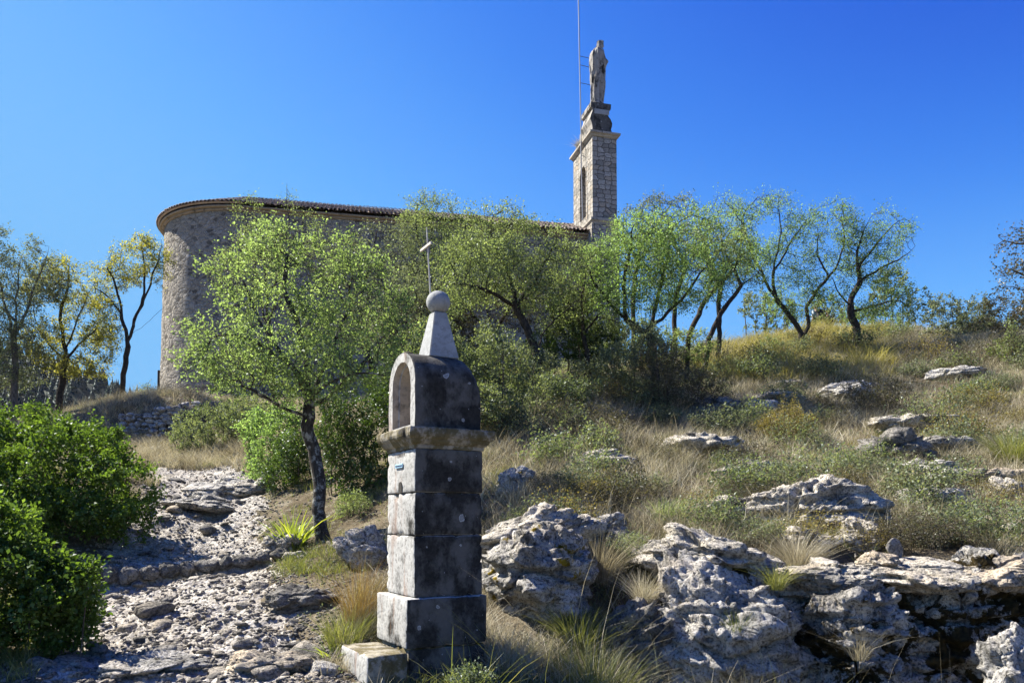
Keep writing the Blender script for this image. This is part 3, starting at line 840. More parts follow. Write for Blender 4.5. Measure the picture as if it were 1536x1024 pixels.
def shrub(name, label, cat, px, py, rx, ry, leafmat, Y=None, n=500, D=.1, leaf=.045, lpt=6, tw=3, seed=1, stems=7, group=None, depth=.9, thin=4, bark='twig', clump=.3, cs=2.0, blobs=None, twl=.14, rb=.03, spread=.07, up=.3, tip=.0035, hollow=.35):
    """px,py: centre of the leafy mass in the photograph, rx,ry its half sizes, the foot on the ground below"""
    tw = int(tw * 1.8 + .5); lpt = int(lpt * 1.5 + .5); n = int(n * 1.5); twl *= 1.25; thin += 3
    r = np.random.default_rng(seed)
    B = ghit(px, py + ry * .95)
    if Y is not None:
        q = P(px, py, Y); B = np.array([q[0], Y, Hp(q[0], Y)])
    blobs = blobs or [(px, py, rx, ry, 0)]
    att = []; tot = sum(b[2] * b[3] for b in blobs)
    for bi, b in enumerate(blobs):
        Yb = B[1] + b[4]; c = P(b[0], b[1], Yb); ax = b[2] / FPX * Yb; az = b[3] / FPX * Yb
        att.append(ell_pts(r, c, ax, ax * depth, az, max(8, int(n * b[2] * b[3] / tot)), hollow, clump, cs, seed + bi))
    att = np.concatenate(att); att = att[att[:, 2] > Hs(att[:, 0], att[:, 1]) + .05]
    nodes = [B - np.array([0, 0, .15])]; par = [-1]
    for s in range(stems):
        b = blobs[s % len(blobs)]; Yb = B[1] + b[4]; ax = b[2] / FPX * Yb
        c = P(b[0], b[1], Yb); f = c + r.normal(size=3) * ax * .35; g = np.array([f[0], f[1], Hp(f[0], f[1]) - .03]); g = B + (g - B) * .8; g[2] = Hp(g[0], g[1]) - .03
        rs = resample([nodes[0], g, (g + f) / 2 + r.normal(size=3) * ax * .08, f], D)[1:]
        for i, p in enumerate(rs): nodes.append(p); par.append(0 if i == 0 else len(nodes) - 2)
    Pn, pr = grow(nodes, par, att, D, D * 7, D * 1.5, 90, r, (0, 0, .1), .3)
    V, F, tips, ch, Dn = branches_mesh(Pn, pr, rb, tip, 4)
    root = empty(name, B, 0, label, cat, group)
    mesh('stems', V, F, MAT[bark], root, B, smooth=True)
    idx = np.nonzero(tips <= thin)[0]; idx = idx[idx > 0]
    zz = Pn[idx, 2] - Hs(Pn[idx, 0], Pn[idx, 1]); idx = idx[zz > .04]
    src = np.repeat(idx, tw); m = len(src)
    d = Dn[src] * .7 + r.normal(size=(m, 3)) * .8 + np.array([0, 0, up]); d /= np.linalg.norm(d, axis=1)[:, None]
    L = twl * r.uniform(.4, 1.4, m)
    b0 = Pn[src]; tipp = b0 + d * L[:, None]
    ref = np.cross(d, r.normal(size=(m, 3))); ref /= np.linalg.norm(ref, axis=1)[:, None]
    TV = np.stack([b0 + ref * tip * .5, b0 - ref * tip * .5, tipp], 1).reshape(-1, 3)
    s2 = np.repeat(np.arange(m), lpt); ml = len(s2)
    c = b0[s2] + d[s2] * (L[s2] * r.random(ml) * 1.05)[:, None] + r.normal(size=(ml, 3)) * spread * .4
    ld = d[s2] * .5 + r.normal(size=(ml, 3)) * .8; nr = r.normal(size=(ml, 3)) * .7 + np.array([0, 0, .8])
    LV, LF = leaf_quads(c, ld, nr, leaf * r.uniform(.5, 1.25, ml))
    mesh('twigs', TV, np.arange(len(TV), dtype=np.int32).reshape(-1, 3), MAT[bark], root, B)
    mesh('foliage', LV, LF, MAT[leafmat], root, B)
    return root, len(LF)

def blades(base, h, lean, wdt, r, curl=.5):
    """grass blades: 3 segments each; base (n,3), h (n), lean (n,2)"""
    n = len(base)
    a = r.uniform(0, 2 * math.pi, n); w = np.c_[np.cos(a), np.sin(a), np.zeros(n)] * (wdt / 2)[:, None]
    ln = np.c_[lean, np.zeros(n)] * h[:, None]
    up = np.zeros((n, 3)); up[:, 2] = h
    pts = []
    for t, ws in ((0, 1), (.4, .9), (.75, .6), (1, .12)):
        c = base + up * (t - .22 * curl * t * t * np.minimum(1.6, np.hypot(lean[:, 0], lean[:, 1]))[:, None] * 1.2) + ln * (t ** 1.8)
        pts += [c - w * ws, c + w * ws]
    V = np.stack(pts, 1).reshape(-1, 3)
    q = (np.arange(n) * 8)[:, None]
    F = np.concatenate([q + np.array([[0, 1, 3, 2]]), q + np.array([[2, 3, 5, 4]]), q + np.array([[4, 5, 7, 6]])]).astype(np.int32)
    return V, F

def tuft_blades(centres, per, h, rad_, r, wd=(.003, .006), lean=.5, hvar=.6, lsd=.5):
    n = len(centres) * per
    i = np.repeat(np.arange(len(centres)), per)
    a = r.uniform(0, 2 * math.pi, n); rr = np.sqrt(r.random(n)) 
    hs = h[i] * r.uniform(1 - hvar, 1.1, n)
    R = rad_[i]
    b = centres[i].copy(); b[:, 0] += np.cos(a) * rr * R; b[:, 1] += np.sin(a) * rr * R
    b[:, 2] = H(b[:, 0], b[:, 1]) - .01
    ln = np.c_[np.cos(a), np.sin(a)] * (rr * lean)[:, None] + r.normal(size=(n, 2)) * lsd + np.array([.06, -.03])
    return blades(b, hs, ln, r.uniform(*wd, n), r)
# ------------------------------------------------------------------ chapel
YAW = rad(12)
Uv = np.array([math.cos(YAW), math.sin(YAW), 0]); Vv = np.array([-math.sin(YAW), math.cos(YAW), 0])
CH0 = np.array([-13.86, 40.5, 0.]); RW = 4.4
ZB = 6.6; ZE = P(345, 307, 36.1)[2]
NL = 17.8
church = empty('chapel', (CH0[0], CH0[1], ZB), YAW, 'stone chapel with rounded apse and clay tiled roof behind the trees', 'chapel')
def chapel_wall(name, outline, z0, z1, mat):
    n = len(outline); V = []; F = []
    nz = 24
    for k in range(nz + 1):
        z = z0 + (z1 - z0) * k / nz
        bt = 1 + .012 * (1 - k / nz)
        for p in outline: V.append((p[0] * bt, p[1] * bt, z))
    for k in range(nz):
        for i in range(n - 1):
            F.append((k * n + i, k * n + i + 1, (k + 1) * n + i + 1, (k + 1) * n + i))
    V = np.array(V)
    dn = fbm(V * 1.6, 4, 61); V[:, 1] += dn * .05 * np.sign(V[:, 1]); V[:, 0] += np.where(V[:, 0] < 0, -dn * .05, 0)
    return mesh(name, V, F, mat, church, smooth=True)
hh = ZE - ZB
arc = [(RW * math.cos(a), RW * math.sin(a)) for a in np.linspace(math.pi * .5, math.pi * 1.5, 120)]
chapel_wall('apse_wall', arc, 0, hh - .1, MAT['rubble'])
nv = [(x, -RW) for x in np.linspace(0, NL, 90)] + [(NL, y) for y in np.linspace(-RW + .1, RW, 20)] + [(x, RW) for x in np.linspace(NL - .2, 0, 30)]
chapel_wall('nave_wall', nv, 0, hh - .1, MAT['rubble'])
# eave cornice: three rolls swept round apse and along the nave
prof = []
for k in range(2):
    for t in np.linspace(-.5 * math.pi, .5 * math.pi, 5):
        prof.append((RW + .02 + .13 * k + .09 * math.cos(t), hh - .24 + .12 * k + .058 * math.sin(t)))
prof += [(RW - .1, hh - .01)]
path_c = [('a', a) for a in np.linspace(math.pi * .5, math.pi * 1.5, 140)] + [('n', x) for x in np.linspace(.05, NL + .3, 60)]
V = []; F = []
for kind, t in path_c:
    for ro, z in prof:
        V.append((ro * math.cos(t), ro * math.sin(t), z) if kind == 'a' else (t, -ro, z))
m_ = len(prof)
for i in range(len(path_c) - 1):
    for j in range(m_ - 1): F.append((i * m_ + j, (i + 1) * m_ + j, (i + 1) * m_ + j + 1, i * m_ + j + 1))
mesh('eave_cornice', V, F, MAT['genoise'], church, smooth=True)
# roof: under-deck plus canal tiles
PITCH = rad(24.8); OV = .38
mb = MB()
deck_r = RW + OV - .06
def rz(ro): return hh + .03 + (deck_r - ro) * math.tan(PITCH)
ring = [(deck_r * math.cos(a), deck_r * math.sin(a), rz(deck_r)) for a in np.linspace(math.pi * .5, math.pi * 1.5, 90)]
V = ring + [(0, 0, rz(0))]; F = [(i, i + 1, len(ring)) for i in range(len(ring) - 1)]
mb.add(V, F)
mb.add([(0, -deck_r, rz(deck_r)), (NL + .3, -deck_r, rz(deck_r)), (NL + .3, 0, rz(0)), (0, 0, rz(0)), (NL + .3, deck_r, rz(deck_r)), (0, deck_r, rz(deck_r))], [(0, 1, 2, 3), (3, 2, 4, 5)])
# thickness under the deck edge
mb.add([(x * s, y * s, z - d) for x, y, z in ring for s, d in ((1, 0), (.985, .05))], [(2 * i, 2 * i + 2, 2 * i + 3, 2 * i + 1) for i in range(len(ring) - 1)])
roof = mb.build('roof', MAT['tile'], church)
tr = np.random.default_rng(3)
V = []; F = []
def canal(p0, p1, r0, r1, up, side, convex=1):
    """half round tile from p0 (low) to p1 (high)"""
    b = len(V)
    for p, r in ((p0, r0), (p1, r1)):
        for a in np.linspace(0, math.pi, 7):
            V.append(p + side * math.cos(a) * r + up * math.sin(a) * r * .8)
    for a in np.linspace(0, math.pi, 7):
        V.append(p0 + side * math.cos(a) * (r0 - .018) + up * math.sin(a) * (r0 - .018) * .8)
    for j in range(6):
        F.append((b + j, b + j + 1, b + 7 + j + 1, b + 7 + j)); F.append((b + j + 1, b + j, b + 14 + j, b + 14 + j + 1))
for i in range(int(NL / .21) + 2):
    x = .1 + i * .21
    for k in range(13):
        ro0 = deck_r + .06 - k * .38; ro1 = ro0 - .44
        if ro1 < 0: break
        jx = tr.normal() * .014; jz = tr.normal() * .008 + .012 * math.sin(x * 1.1) - .02 * math.sin(x * .43 + 1)
        canal(np.array([x + jx, -ro0, rz(ro0) + .03 + jz]), np.array([x + jx, -ro1, rz(ro1) + .012 + jz]), .098, .078, np.array([0, -math.sin(PITCH), math.cos(PITCH)]), np.array([1., 0, 0]))
na = int(math.pi * deck_r / .205)
for i in range(na):
    a = math.pi * .5 + math.pi * (i + .5) / na
    for k in range(12):
        ro0 = deck_r + .06 - k * .38; ro1 = ro0 - .44
        if ro1 < .3 or (k > 4 and i % 2) or (k > 8 and i % 4): break
        d = np.array([math.cos(a), math.sin(a), 0]); sd = np.array([-d[1], d[0], 0]); jz = tr.normal() * .008
        canal(d * ro0 + [0, 0, rz(ro0) + .03 + jz], d * ro1 + [0, 0, rz(ro1) + .012 + jz], .098, .078, np.array([0, 0, 1.]) + d * .3, sd)
mesh('roof_tiles', V, F, MAT['tile'], church, smooth=True)
# drain pipe on the far left of the apse
a = math.pi + rad(12) - .02
pp = [(math.cos(rad(193)) * (RW + .1), math.sin(rad(193)) * (RW + .1), z) for z in np.linspace(0, 2.6, 6)]
V, F = tube(pp, .06, 8); mesh('drain_pipe', V, F, MAT['iron'], church)

# ------------------------------------------------------------------ bell tower (slim pier) with pedestal
TY = rad(15)
tc = P(889, 300, 39.2); TX, TYY = tc[0], tc[1]
def tz(py, Y=39.2): return P(889, py, Y)[2]
T0 = 9.0
tower = empty('bell_tower', (TX, TYY, T0), TY, 'slim square tower of coursed stone with arched slit carrying the statue', 'tower')
TL, TM = 1.36, 2.97
ZT, ZL = tz(204) - T0, tz(327) - T0
def wall_with_slit():
    bm = bmesh.new()
    # left face (x=0) has an arched slit from y=.95..1.75
    y0, y1 = 1.0, 1.95; zs0, zs1 = tz(326, 40.3) - T0, tz(262, 40.3) - T0
    yc = (y0 + y1) / 2; rr = (y1 - y0) / 2
    archp = [(yc + rr * math.cos(t), zs1 + rr * 1.2 * math.sin(t)) for t in np.linspace(0, math.pi, 9)]
    outer = [(0, 0), (TM, 0), (TM, ZT), (0, ZT)]
    hole = [(y0, zs0)] + [(y1, zs0)] + archp
    vo = [bm.verts.new((0, y, z)) for y, z in outer]; vh = [bm.verts.new((0, y, z)) for y, z in hole]
    eo = [bm.edges.new((vo[i], vo[(i + 1) % 4])) for i in range(4)]
    eh = [bm.edges.new((vh[i], vh[(i + 1) % len(vh)])) for i in range(len(vh))]
    bmesh.ops.triangle_fill(bm, edges=eo + eh, use_beauty=True)
    # reveal
    vi = [bm.verts.new((.5, y, z)) for y, z in hole]
    for i in range(len(vh)):
        j = (i + 1) % len(vh); bm.faces.new((vh[i], vh[j], vi[j], vi[i]))
    bm.faces.new(vi)
    # other faces
    def q(*p): bm.faces.new([bm.verts.new(v) for v in p])
    q((0, 0, 0), (TL, 0, 0), (TL, 0, ZT), (0, 0, ZT)); q((TL, 0, 0), (TL, TM, 0), (TL, TM, ZT), (TL, 0, ZT)); q((TL, TM, 0), (0, TM, 0), (0, TM, ZT), (TL, TM, ZT)); q((0, 0, ZT), (TL, 0, ZT), (TL, TM, ZT), (0, TM, ZT))
    bmesh.ops.remove_doubles(bm, verts=bm.verts, dist=.0005)
    bmesh.ops.recalc_face_normals(bm, faces=bm.faces)
    return bm
bm_obj('shaft', wall_with_slit(), MAT['ashlar'], tower)
def moulding(name, z, hgt, out, prof, x0, x1, y0, y1, mat, parent):
    """profile (outward 0..1, height 0..1) run round a rectangle"""
    V = []; F = []
    for o, h in prof:
        e = o * out
        V += [(x0 - e, y0 - e, z + h * hgt), (x1 + e, y0 - e, z + h * hgt), (x1 + e, y1 + e, z + h * hgt), (x0 - e, y1 + e, z + h * hgt)]
    n = len(prof)
    for k in range(n - 1):
        for i in range(4): F.append((k * 4 + i, k * 4 + (i + 1) % 4, (k + 1) * 4 + (i + 1) % 4, (k + 1) * 4 + i))
    F.append((3, 2, 1, 0)); F.append(tuple((n - 1) * 4 + i for i in range(4)))
    return mesh(name, V, F, mat, parent)
CYMA = [(.05, 0), (.35, .12), (.45, .35), (.9, .55), (1, .58), (1, .97), (.95, 1)]
moulding('cornice', ZT + .004, .26, .17, CYMA, 0, TL, 0, TM, MAT['trim'], tower)
moulding('string_course', ZL - .32, .34, .14, CYMA, 0, TL, .0, TM, MAT['trim'], tower)
moulding('base_block', 0, ZL - .33, .09, [(1, 0), (1, 1)], 0, TL, 0, TM, MAT['ashlar'], tower)
# scrolled pedestal: profile in the x-z plane, extruded in y
ZC = ZT + .264
zs = lambda py: tz(py, 39.7) - T0
pr = [(0.02, ZC), (1.12, ZC), (1.14, ZC + .22), (1.10, ZC + .26), (1.16, ZC + .45), (1.18, ZC + .62), (1.10, ZC + .82), (.95, ZC + 1.0), (.90, ZC + 1.2), (.93, ZC + 1.32), (1.10, ZC + 1.38), (1.12, ZC + 1.62), (1.09, ZC + 1.66),
      (-.02, ZC + 1.66), (-.03, ZC + 1.38), (.08, ZC + 1.32), (.06, ZC + 1.15), (-.02, ZC + .95), (-.07, ZC + .75), (.02, ZC + .5), (.06, ZC + .26)]
PZ = ZC + 1.66
bm = bmesh.new()
f0 = [bm.verts.new((x, .12, z)) for x, z in pr]; f1 = [bm.verts.new((x, 1.55, z)) for x, z in pr]
bm.faces.new(f0); bm.faces.new(f1[::-1])
for i in range(len(pr)):
    j = (i + 1) % len(pr); bm.faces.new((f0[j], f0[i], f1[i], f1[j]))
bmesh.ops.recalc_face_normals(bm, faces=bm.faces)
bm.normal_update()
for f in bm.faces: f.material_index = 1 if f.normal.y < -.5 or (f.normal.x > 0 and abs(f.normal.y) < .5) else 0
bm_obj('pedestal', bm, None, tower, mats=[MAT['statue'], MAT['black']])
bm = bmesh.new(); box(bm, .16, 1.0, .09, .117, ZC + 1.03, ZC + 1.30, .01); bm_obj('tablet', bm, MAT['pale_clean'], tower)
bm = bmesh.new(); box(bm, .12, .95, 1.56, 2.25, ZC, ZC + .95, .06, 2); box(bm, .22, .85, 1.56, 1.95, ZC + .952, ZC + 1.25, .06, 2)
bm_obj('rear_buttress', bm, MAT['trim'], tower)

# ------------------------------------------------------------------ statue
def statue():
    cs_, sn_ = math.cos(TY), math.sin(TY)
    bl = np.array([.50, .62])
    base = np.array([TX + bl[0] * cs_ - bl[1] * sn_, TYY + bl[0] * sn_ + bl[1] * cs_, T0 + PZ + .003])
    Hh = P(890, 61, base[1])[2] - base[2]
    # t height fraction, front-back centre, front-back half, side half (facing +x, slightly away)
    S = [(0, -.02, .30, .34), (.03, -.02, .31, .35), (.05, .00, .27, .31), (.07, 0.0, .27, .30), (.18, .03, .30, .31), (.30, .05, .32, .33), (.42, .05, .33, .35), (.52, .04, .34, .37), (.60, .03, .35, .40),
         (.68, .03, .36, .43), (.75, .03, .34, .44), (.80, .03, .30, .42), (.835, .05, .25, .33), (.865, .08, .19, .22), (.89, .13, .165, .165), (.92, .17, .17, .16), (.95, .18, .165, .155), (.975, .17, .13, .125), (.992, .165, .06, .06)]
    nt, na_ = 110, 84
    T = np.array([s[0] for s in S]); tt = np.linspace(0, .992, nt)
    cx = np.interp(tt, T, [s[1] for s in S]); fx = np.interp(tt, T, [s[2] for s in S]); sy = np.interp(tt, T, [s[3] for s in S])
    sm = lambda a: np.convolve(np.r_[a[0], a[0], a, a[-1], a[-1]], [.1, .2, .4, .2, .1], 'valid')
    cx, fx, sy = sm(cx), sm(fx), sm(sy)
    a = np.linspace(0, 2 * math.pi, na_, endpoint=False)
    Z, A_ = np.meshgrid(tt, a, indexing='ij')
    fold = .028 * np.sin(A_ * 9 + 3 * np.sin(Z * 7)) + .018 * np.sin(A_ * 17 + 5 * Z)
    fold *= np.clip(1 - (Z - .1) * .4, .2, 1) * np.where(Z > .85, .25, 1) * np.where(Z < .06, .3, 1)
    # cloak edge on the side towards the viewer, hands joined in front, face
    ang = np.angle(np.exp(1j * (A_ + .9)))
    fold += .035 * np.tanh((ang) * 6) * (Z < .84) * (Z > .07) * np.exp(-(ang / 1.0) ** 2)
    X = cx[:, None] + (fx[:, None] + fold) * np.cos(A_); Yy = (sy[:, None] + fold) * np.sin(A_)
    fr = np.exp(-(np.angle(np.exp(1j * A_)) / .38) ** 2)
    X += .11 * fr * np.exp(-((Z - .685) / .03) ** 2) + .06 * np.exp(-(np.angle(np.exp(1j * A_)) / .8) ** 2) * np.exp(-((Z - .64) / .05) ** 2)
    fr2 = np.exp(-(np.angle(np.exp(1j * A_)) / .22) ** 2)
    X += .035 * fr2 * np.exp(-((Z - .915) / .012) ** 2) + .015 * fr2 * np.exp(-((Z - .893) / .01) ** 2)
    # eye hollows
    for s in (-.45, .45):
        X -= .02 * np.exp(-((np.angle(np.exp(1j * (A_ - s)))) / .2) ** 2) * np.exp(-((Z - .932) / .01) ** 2)
    X *= 1.14; Yy *= 1.12
    q = np.stack([X, Yy, Z * Hh], -1).reshape(-1, 3)
    q += .008 * np.c_[perlin(q * 6, 1), perlin(q * 6, 2), perlin(q * 6, 3)]
    F = []
    for i in range(nt - 1):
        for j in range(na_): F.append((i * na_ + j, i * na_ + (j + 1) % na_, (i + 1) * na_ + (j + 1) % na_, (i + 1) * na_ + j))
    F.append(tuple(range(na_ - 1, -1, -1))); F.append(tuple((nt - 1) * na_ + j for j in range(na_)))
    yaw = TY - rad(12)
    root = empty('statue', base, yaw, 'grey stone statue of a veiled crowned woman with bowed head atop the tower', 'statue')
    mesh('figure', q, F, MAT['statue'], root, smooth=True)
    V = []; F = []; k = 32
    for i in range(k):
        an = 2 * math.pi * i / k; hgt = .13 if i % 4 == 0 else (.07 if i % 2 else .095)
        for r_, z in ((.155, 0), (.17, hgt), (.14, hgt), (.13, 0)):
            V.append((.215 + 1.12 * r_ * math.cos(an), r_ * math.sin(an), Hh * .955 + z))
    for i in range(k):
        for j in range(4): F.append((i * 4 + j, ((i + 1) % k) * 4 + j, ((i + 1) % k) * 4 + (j + 1) % 4, i * 4 + (j + 1) % 4))
    mesh('crown_band', V, F, MAT['statue'], root)
    return base
sb = statue()
# lightning rod
p_lo = P(874, 330, 40.0); p_hi = P(866.5, -60, 40.9)
lr = empty('lightning_rod', p_lo, 0, 'tall thin lightning rod standing against the tower and statue', 'lightning rod')
pts = np.array([p_lo + (p_hi - p_lo) * t for t in np.linspace(0, 1, 30)])
# keep it clear of the lit face of the tower
nrm = np.array([-math.cos(TY), -math.sin(TY), 0])
def local(p): d = p[:2] - np.array([TX, TYY]); return d[0] * math.cos(TY) + d[1] * math.sin(TY)
for i in range(len(pts)):
    lx = local(pts[i]); lim = -.22 if pts[i][2] < T0 + ZC else -.1
    if lx > lim: pts[i][:2] += nrm[:2] * (lx - lim)
V, F = tube(pts, .03, 8); mesh('pole', V, F, MAT['zinc_plain'], lr, p_lo)
for py, ln in ((73, .75), (92, .62), (122, .75), (172, .3), (232, .24), (262, .24)):
    i = int(np.argmin([abs(p[2] - P(870, py, 40.3)[2]) for p in pts])); a_ = pts[i]
    b_ = a_ - nrm * ln; b_[2] -= .06
    V, F = tube([a_, (a_ + b_) / 2 + [0, 0, .01], b_], .014, 6); mesh('bracket', V, F, MAT['iron'], lr, p_lo)
# tuft growing on the cornice
r = np.random.default_rng(5); n = 260
c0 = np.array([TX, TYY, T0 + ZC]) + np.array([math.cos(TY), math.sin(TY), 0]) * -.02 + np.array([-math.sin(TY), math.cos(TY), 0]) * 1.9
d = r.normal(size=(n, 2)) * .8
V, F = blades(c0 + r.normal(size=(n, 3)) * [.08, .08, .02], r.uniform(.2, .55, n), d, np.full(n, .014), r)
tag(mesh('dry_tuft', V, F, MAT['grass'], None, c0), 'small dry plant tuft growing on the tower cornice', 'plant')

# ------------------------------------------------------------------ wayside shrine
PHI = rad(29.5)
Yc = 6.6; cpt = P(622, 780, Yc)
a_ = np.array([math.cos(PHI), math.sin(PHI)]); b_ = np.array([-math.sin(PHI), math.cos(PHI)])
SX, SY = cpt[0], cpt[1]
def sz(py, Y=Yc): return P(622, py, Y)[2]
shrine = empty('wayside_shrine', (SX, SY, 0), PHI, 'tall weathered stone wayside shrine with arched niche, ball and cross', 'shrine')
L, M = .655, .675
def sbox(name, x0, x1, y0, y1, z0, z1, mats, bev=.012, amp=.004, seed=0, parent=shrine, split=True):
    """stone block: lit pale faces and black crusted faces carry their own weathering"""
    bm = bmesh.new(); box(bm, x0, x1, y0, y1, z0, z1, bev, 2)
    bmesh.ops.triangulate(bm, faces=[f for f in bm.faces if len(f.verts) > 4])
    for k in range(4 if amp > 0 else 0):
        es = [e for e in bm.edges if e.calc_length() > .05]
        if es: bmesh.ops.subdivide_edges(bm, edges=es, cuts=1, use_grid_fill=True)
    if amp:
        co = np.array([v.co[:] for v in bm.verts]); 
        d1 = np.c_[fbm(co * 5 + seed, 3, 1), fbm(co * 5 + seed, 3, 2), fbm(co * 5 + seed, 3, 3)] * amp
        edge = ((np.minimum(np.abs(co[:, 0] - x0), np.abs(co[:, 0] - x1)) < .03).astype(int) + (np.minimum(np.abs(co[:, 1] - y0), np.abs(co[:, 1] - y1)) < .03) + (np.minimum(np.abs(co[:, 2] - z0), np.abs(co[:, 2] - z1)) < .03)) >= 2
        ctr = np.array([(x0 + x1) / 2, (y0 + y1) / 2, (z0 + z1) / 2])
        chip = np.clip(perlin(co * 14 + seed, 7) - .12, 0, 1) * edge * .05
        d1 -= (co - ctr) / np.linalg.norm(co - ctr, axis=1)[:, None] * chip[:, None]
        for v, dd in zip(bm.verts, d1): v.co += Vector(dd)
    bm.normal_update()
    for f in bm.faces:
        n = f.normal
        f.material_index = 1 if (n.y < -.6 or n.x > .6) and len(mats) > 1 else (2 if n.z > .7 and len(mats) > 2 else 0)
    for f in bm.faces: f.smooth = amp > 0
    return bm_obj(name, bm, None, parent, mats=[MAT[m] for m in mats])
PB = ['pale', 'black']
zA, zB, zC, zD, zE, zF = sz(897), sz(803), sz(738), sz(672), sz(640), 0
g = .004
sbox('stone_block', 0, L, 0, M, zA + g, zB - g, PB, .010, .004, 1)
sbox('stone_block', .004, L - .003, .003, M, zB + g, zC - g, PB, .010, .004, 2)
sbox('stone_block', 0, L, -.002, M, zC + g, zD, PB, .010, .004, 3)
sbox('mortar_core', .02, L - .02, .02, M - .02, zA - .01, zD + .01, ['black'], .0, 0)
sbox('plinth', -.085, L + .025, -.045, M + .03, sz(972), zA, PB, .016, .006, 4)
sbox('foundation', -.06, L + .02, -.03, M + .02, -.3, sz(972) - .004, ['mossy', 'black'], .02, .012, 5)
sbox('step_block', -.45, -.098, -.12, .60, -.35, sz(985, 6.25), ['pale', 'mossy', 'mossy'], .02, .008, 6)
# cornice
def ring_prof(name, prof, x0, x1, y0, y1, mats, nseg=26, amp=.006, seed=0, capt=True):
    """prof (out, z); runs round the rectangle with subdivided sides"""
    V = []; F = []; idx = []
    for o, z in prof:
        X0, X1, Y0, Y1 = x0 - o, x1 + o, y0 - o, y1 + o
        for s in range(4):
            A, B = [((X0, Y0), (X1, Y0)), ((X1, Y0), (X1, Y1)), ((X1, Y1), (X0, Y1)), ((X0, Y1), (X0, Y0))][s]
            for t in np.arange(nseg) / nseg: V.append((A[0] + (B[0] - A[0]) * t, A[1] + (B[1] - A[1]) * t, z))
    n = nseg * 4
    for k in range(len(prof) - 1):
        for i in range(n):
            F.append((k * n + i, k * n + (i + 1) % n, (k + 1) * n + (i + 1) % n, (k + 1) * n + i)); s = i // nseg
            idx.append(1 if s in (0, 1) else 0)
    F.append(tuple(range(n - 1, -1, -1))); idx.append(0)
    F.append(tuple((len(prof) - 1) * n + i for i in range(n))); idx.append(len(mats) - 1)
    V = np.array(V); V += np.c_[fbm(V * 7 + seed, 3, 1), fbm(V * 7 + seed, 3, 2), fbm(V * 7 + seed, 3, 3)] * amp
    chip = np.clip(perlin(V * 9 + seed, 8) - .22, 0, 1) * .07
    c = np.array([(x0 + x1) / 2, (y0 + y1) / 2, V[:, 2].mean()]); V[:, :2] -= ((V - c) * chip[:, None])[:, :2]
    return mesh(name, V, F, None, shrine, mats=[MAT[m] for m in mats], midx=idx)
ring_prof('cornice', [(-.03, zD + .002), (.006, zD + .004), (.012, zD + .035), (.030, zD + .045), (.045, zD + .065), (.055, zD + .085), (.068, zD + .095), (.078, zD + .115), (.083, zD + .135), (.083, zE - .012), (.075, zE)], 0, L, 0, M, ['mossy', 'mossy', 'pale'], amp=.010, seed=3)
# niche housing: barrel vault along local x, opening on the -x face, rounded back
HW = M / 2 - .012; zS = sz(578, 6.9); zTop = sz(531, 6.93); rise = zTop - zS; yc = M / 2
iw = HW - .105; irise = rise - .085
def arch(w, rs, z0, zs_, n=18):
    return [(-w, z0)] + [(-w, z0 + (zs_ - z0) * t) for t in (.25, .5, .75)] + [(-w * math.cos(t), zs_ + rs * math.sin(t)) for t in np.linspace(0, math.pi, n)] + [(w, z0 + (zs_ - z0) * t) for t in (.75, .5, .25)] + [(w, z0)]
oc = arch(HW, rise, zE, zS); ic = arch(iw, irise, zE + .03, zS)
mno = len(oc)
V = []; F = []; mi = []
xs = [.002, .02] + list(np.linspace(.05, L * .74, 12)) + [L * .82, L * .89, L * .945, L * .98, L * .995]
for x in xs:
    t = max(0, (x - L * .72) / (L * .28)); s = math.sqrt(max(0, 1 - t ** 2.3)) if t > 0 else 1
    e = 1 if x > .01 else .985
    for y, z in oc:
        zz = zE + (z - zE) * (1 - (1 - s) * .42) ; yy = y * e * (1 - (1 - s) * .10)
        if t > 0: zz = min(zz, zTop - .002) 
        V.append((x, yc + yy, zz))
for k in range(len(xs) - 1):
    for i in range(mno - 1):
        F.append((k * mno + i, (k + 1) * mno + i, (k + 1) * mno + i + 1, k * mno + i + 1)); mi.append(1 if True else 0)
# back closing fan
b = len(V); V.append((L, yc, zE + .2)); k = len(xs) - 1
for i in range(mno - 1): F.append((k * mno + i, b, k * mno + i + 1)[::-1]); mi.append(1)
# front ring between outer and inner arches
b = len(V)
for y, z in ic: V.append((0, yc + y, z))
for i in range(mno - 1): F.append((i, i + 1, b + i + 1, b + i)); mi.append(0)
F.append((0, b, b + mno - 1, mno - 1)); mi.append(0)
# recess: inner step then niche
b2 = len(V)
for y, z in ic: V.append((.06, yc + y, z))
b3 = len(V); ic2 = arch(iw - .025, irise - .025, zE + .03, zS)
for y, z in ic2: V.append((.062, yc + y, z))
b4 = len(V)
for y, z in ic2: V.append((.44, yc + y, z))
for i in range(mno - 1):
    F.append((b + i, b + i + 1, b2 + i + 1, b2 + i)); mi.append(2)
    F.append((b2 + i, b2 + i + 1, b3 + i + 1, b3 + i)); mi.append(0)
    F.append((b3 + i, b3 + i + 1, b4 + i + 1, b4 + i)); mi.append(2)
F.append((b, b2, b2 + mno - 1, b + mno - 1)); mi.append(2)
F.append((b2, b3, b3 + mno - 1, b2 + mno - 1)); mi.append(2)
F.append((b3, b4, b4 + mno - 1, b3 + mno - 1)); mi.append(2)
F.append(tuple(b4 + i for i in range(mno))); mi.append(2)
bm = bmesh.new(); vv = [bm.verts.new(p) for p in V]
for f, m_i in zip(F, mi):
    try: ff = bm.faces.new([vv[i] for i in f]); ff.material_index = m_i
    except ValueError: pass
bmesh.ops.recalc_face_normals(bm, faces=bm.faces)
es = [e for e in bm.edges if e.calc_length() > .06]; bmesh.ops.subdivide_edges(bm, edges=es, cuts=1)
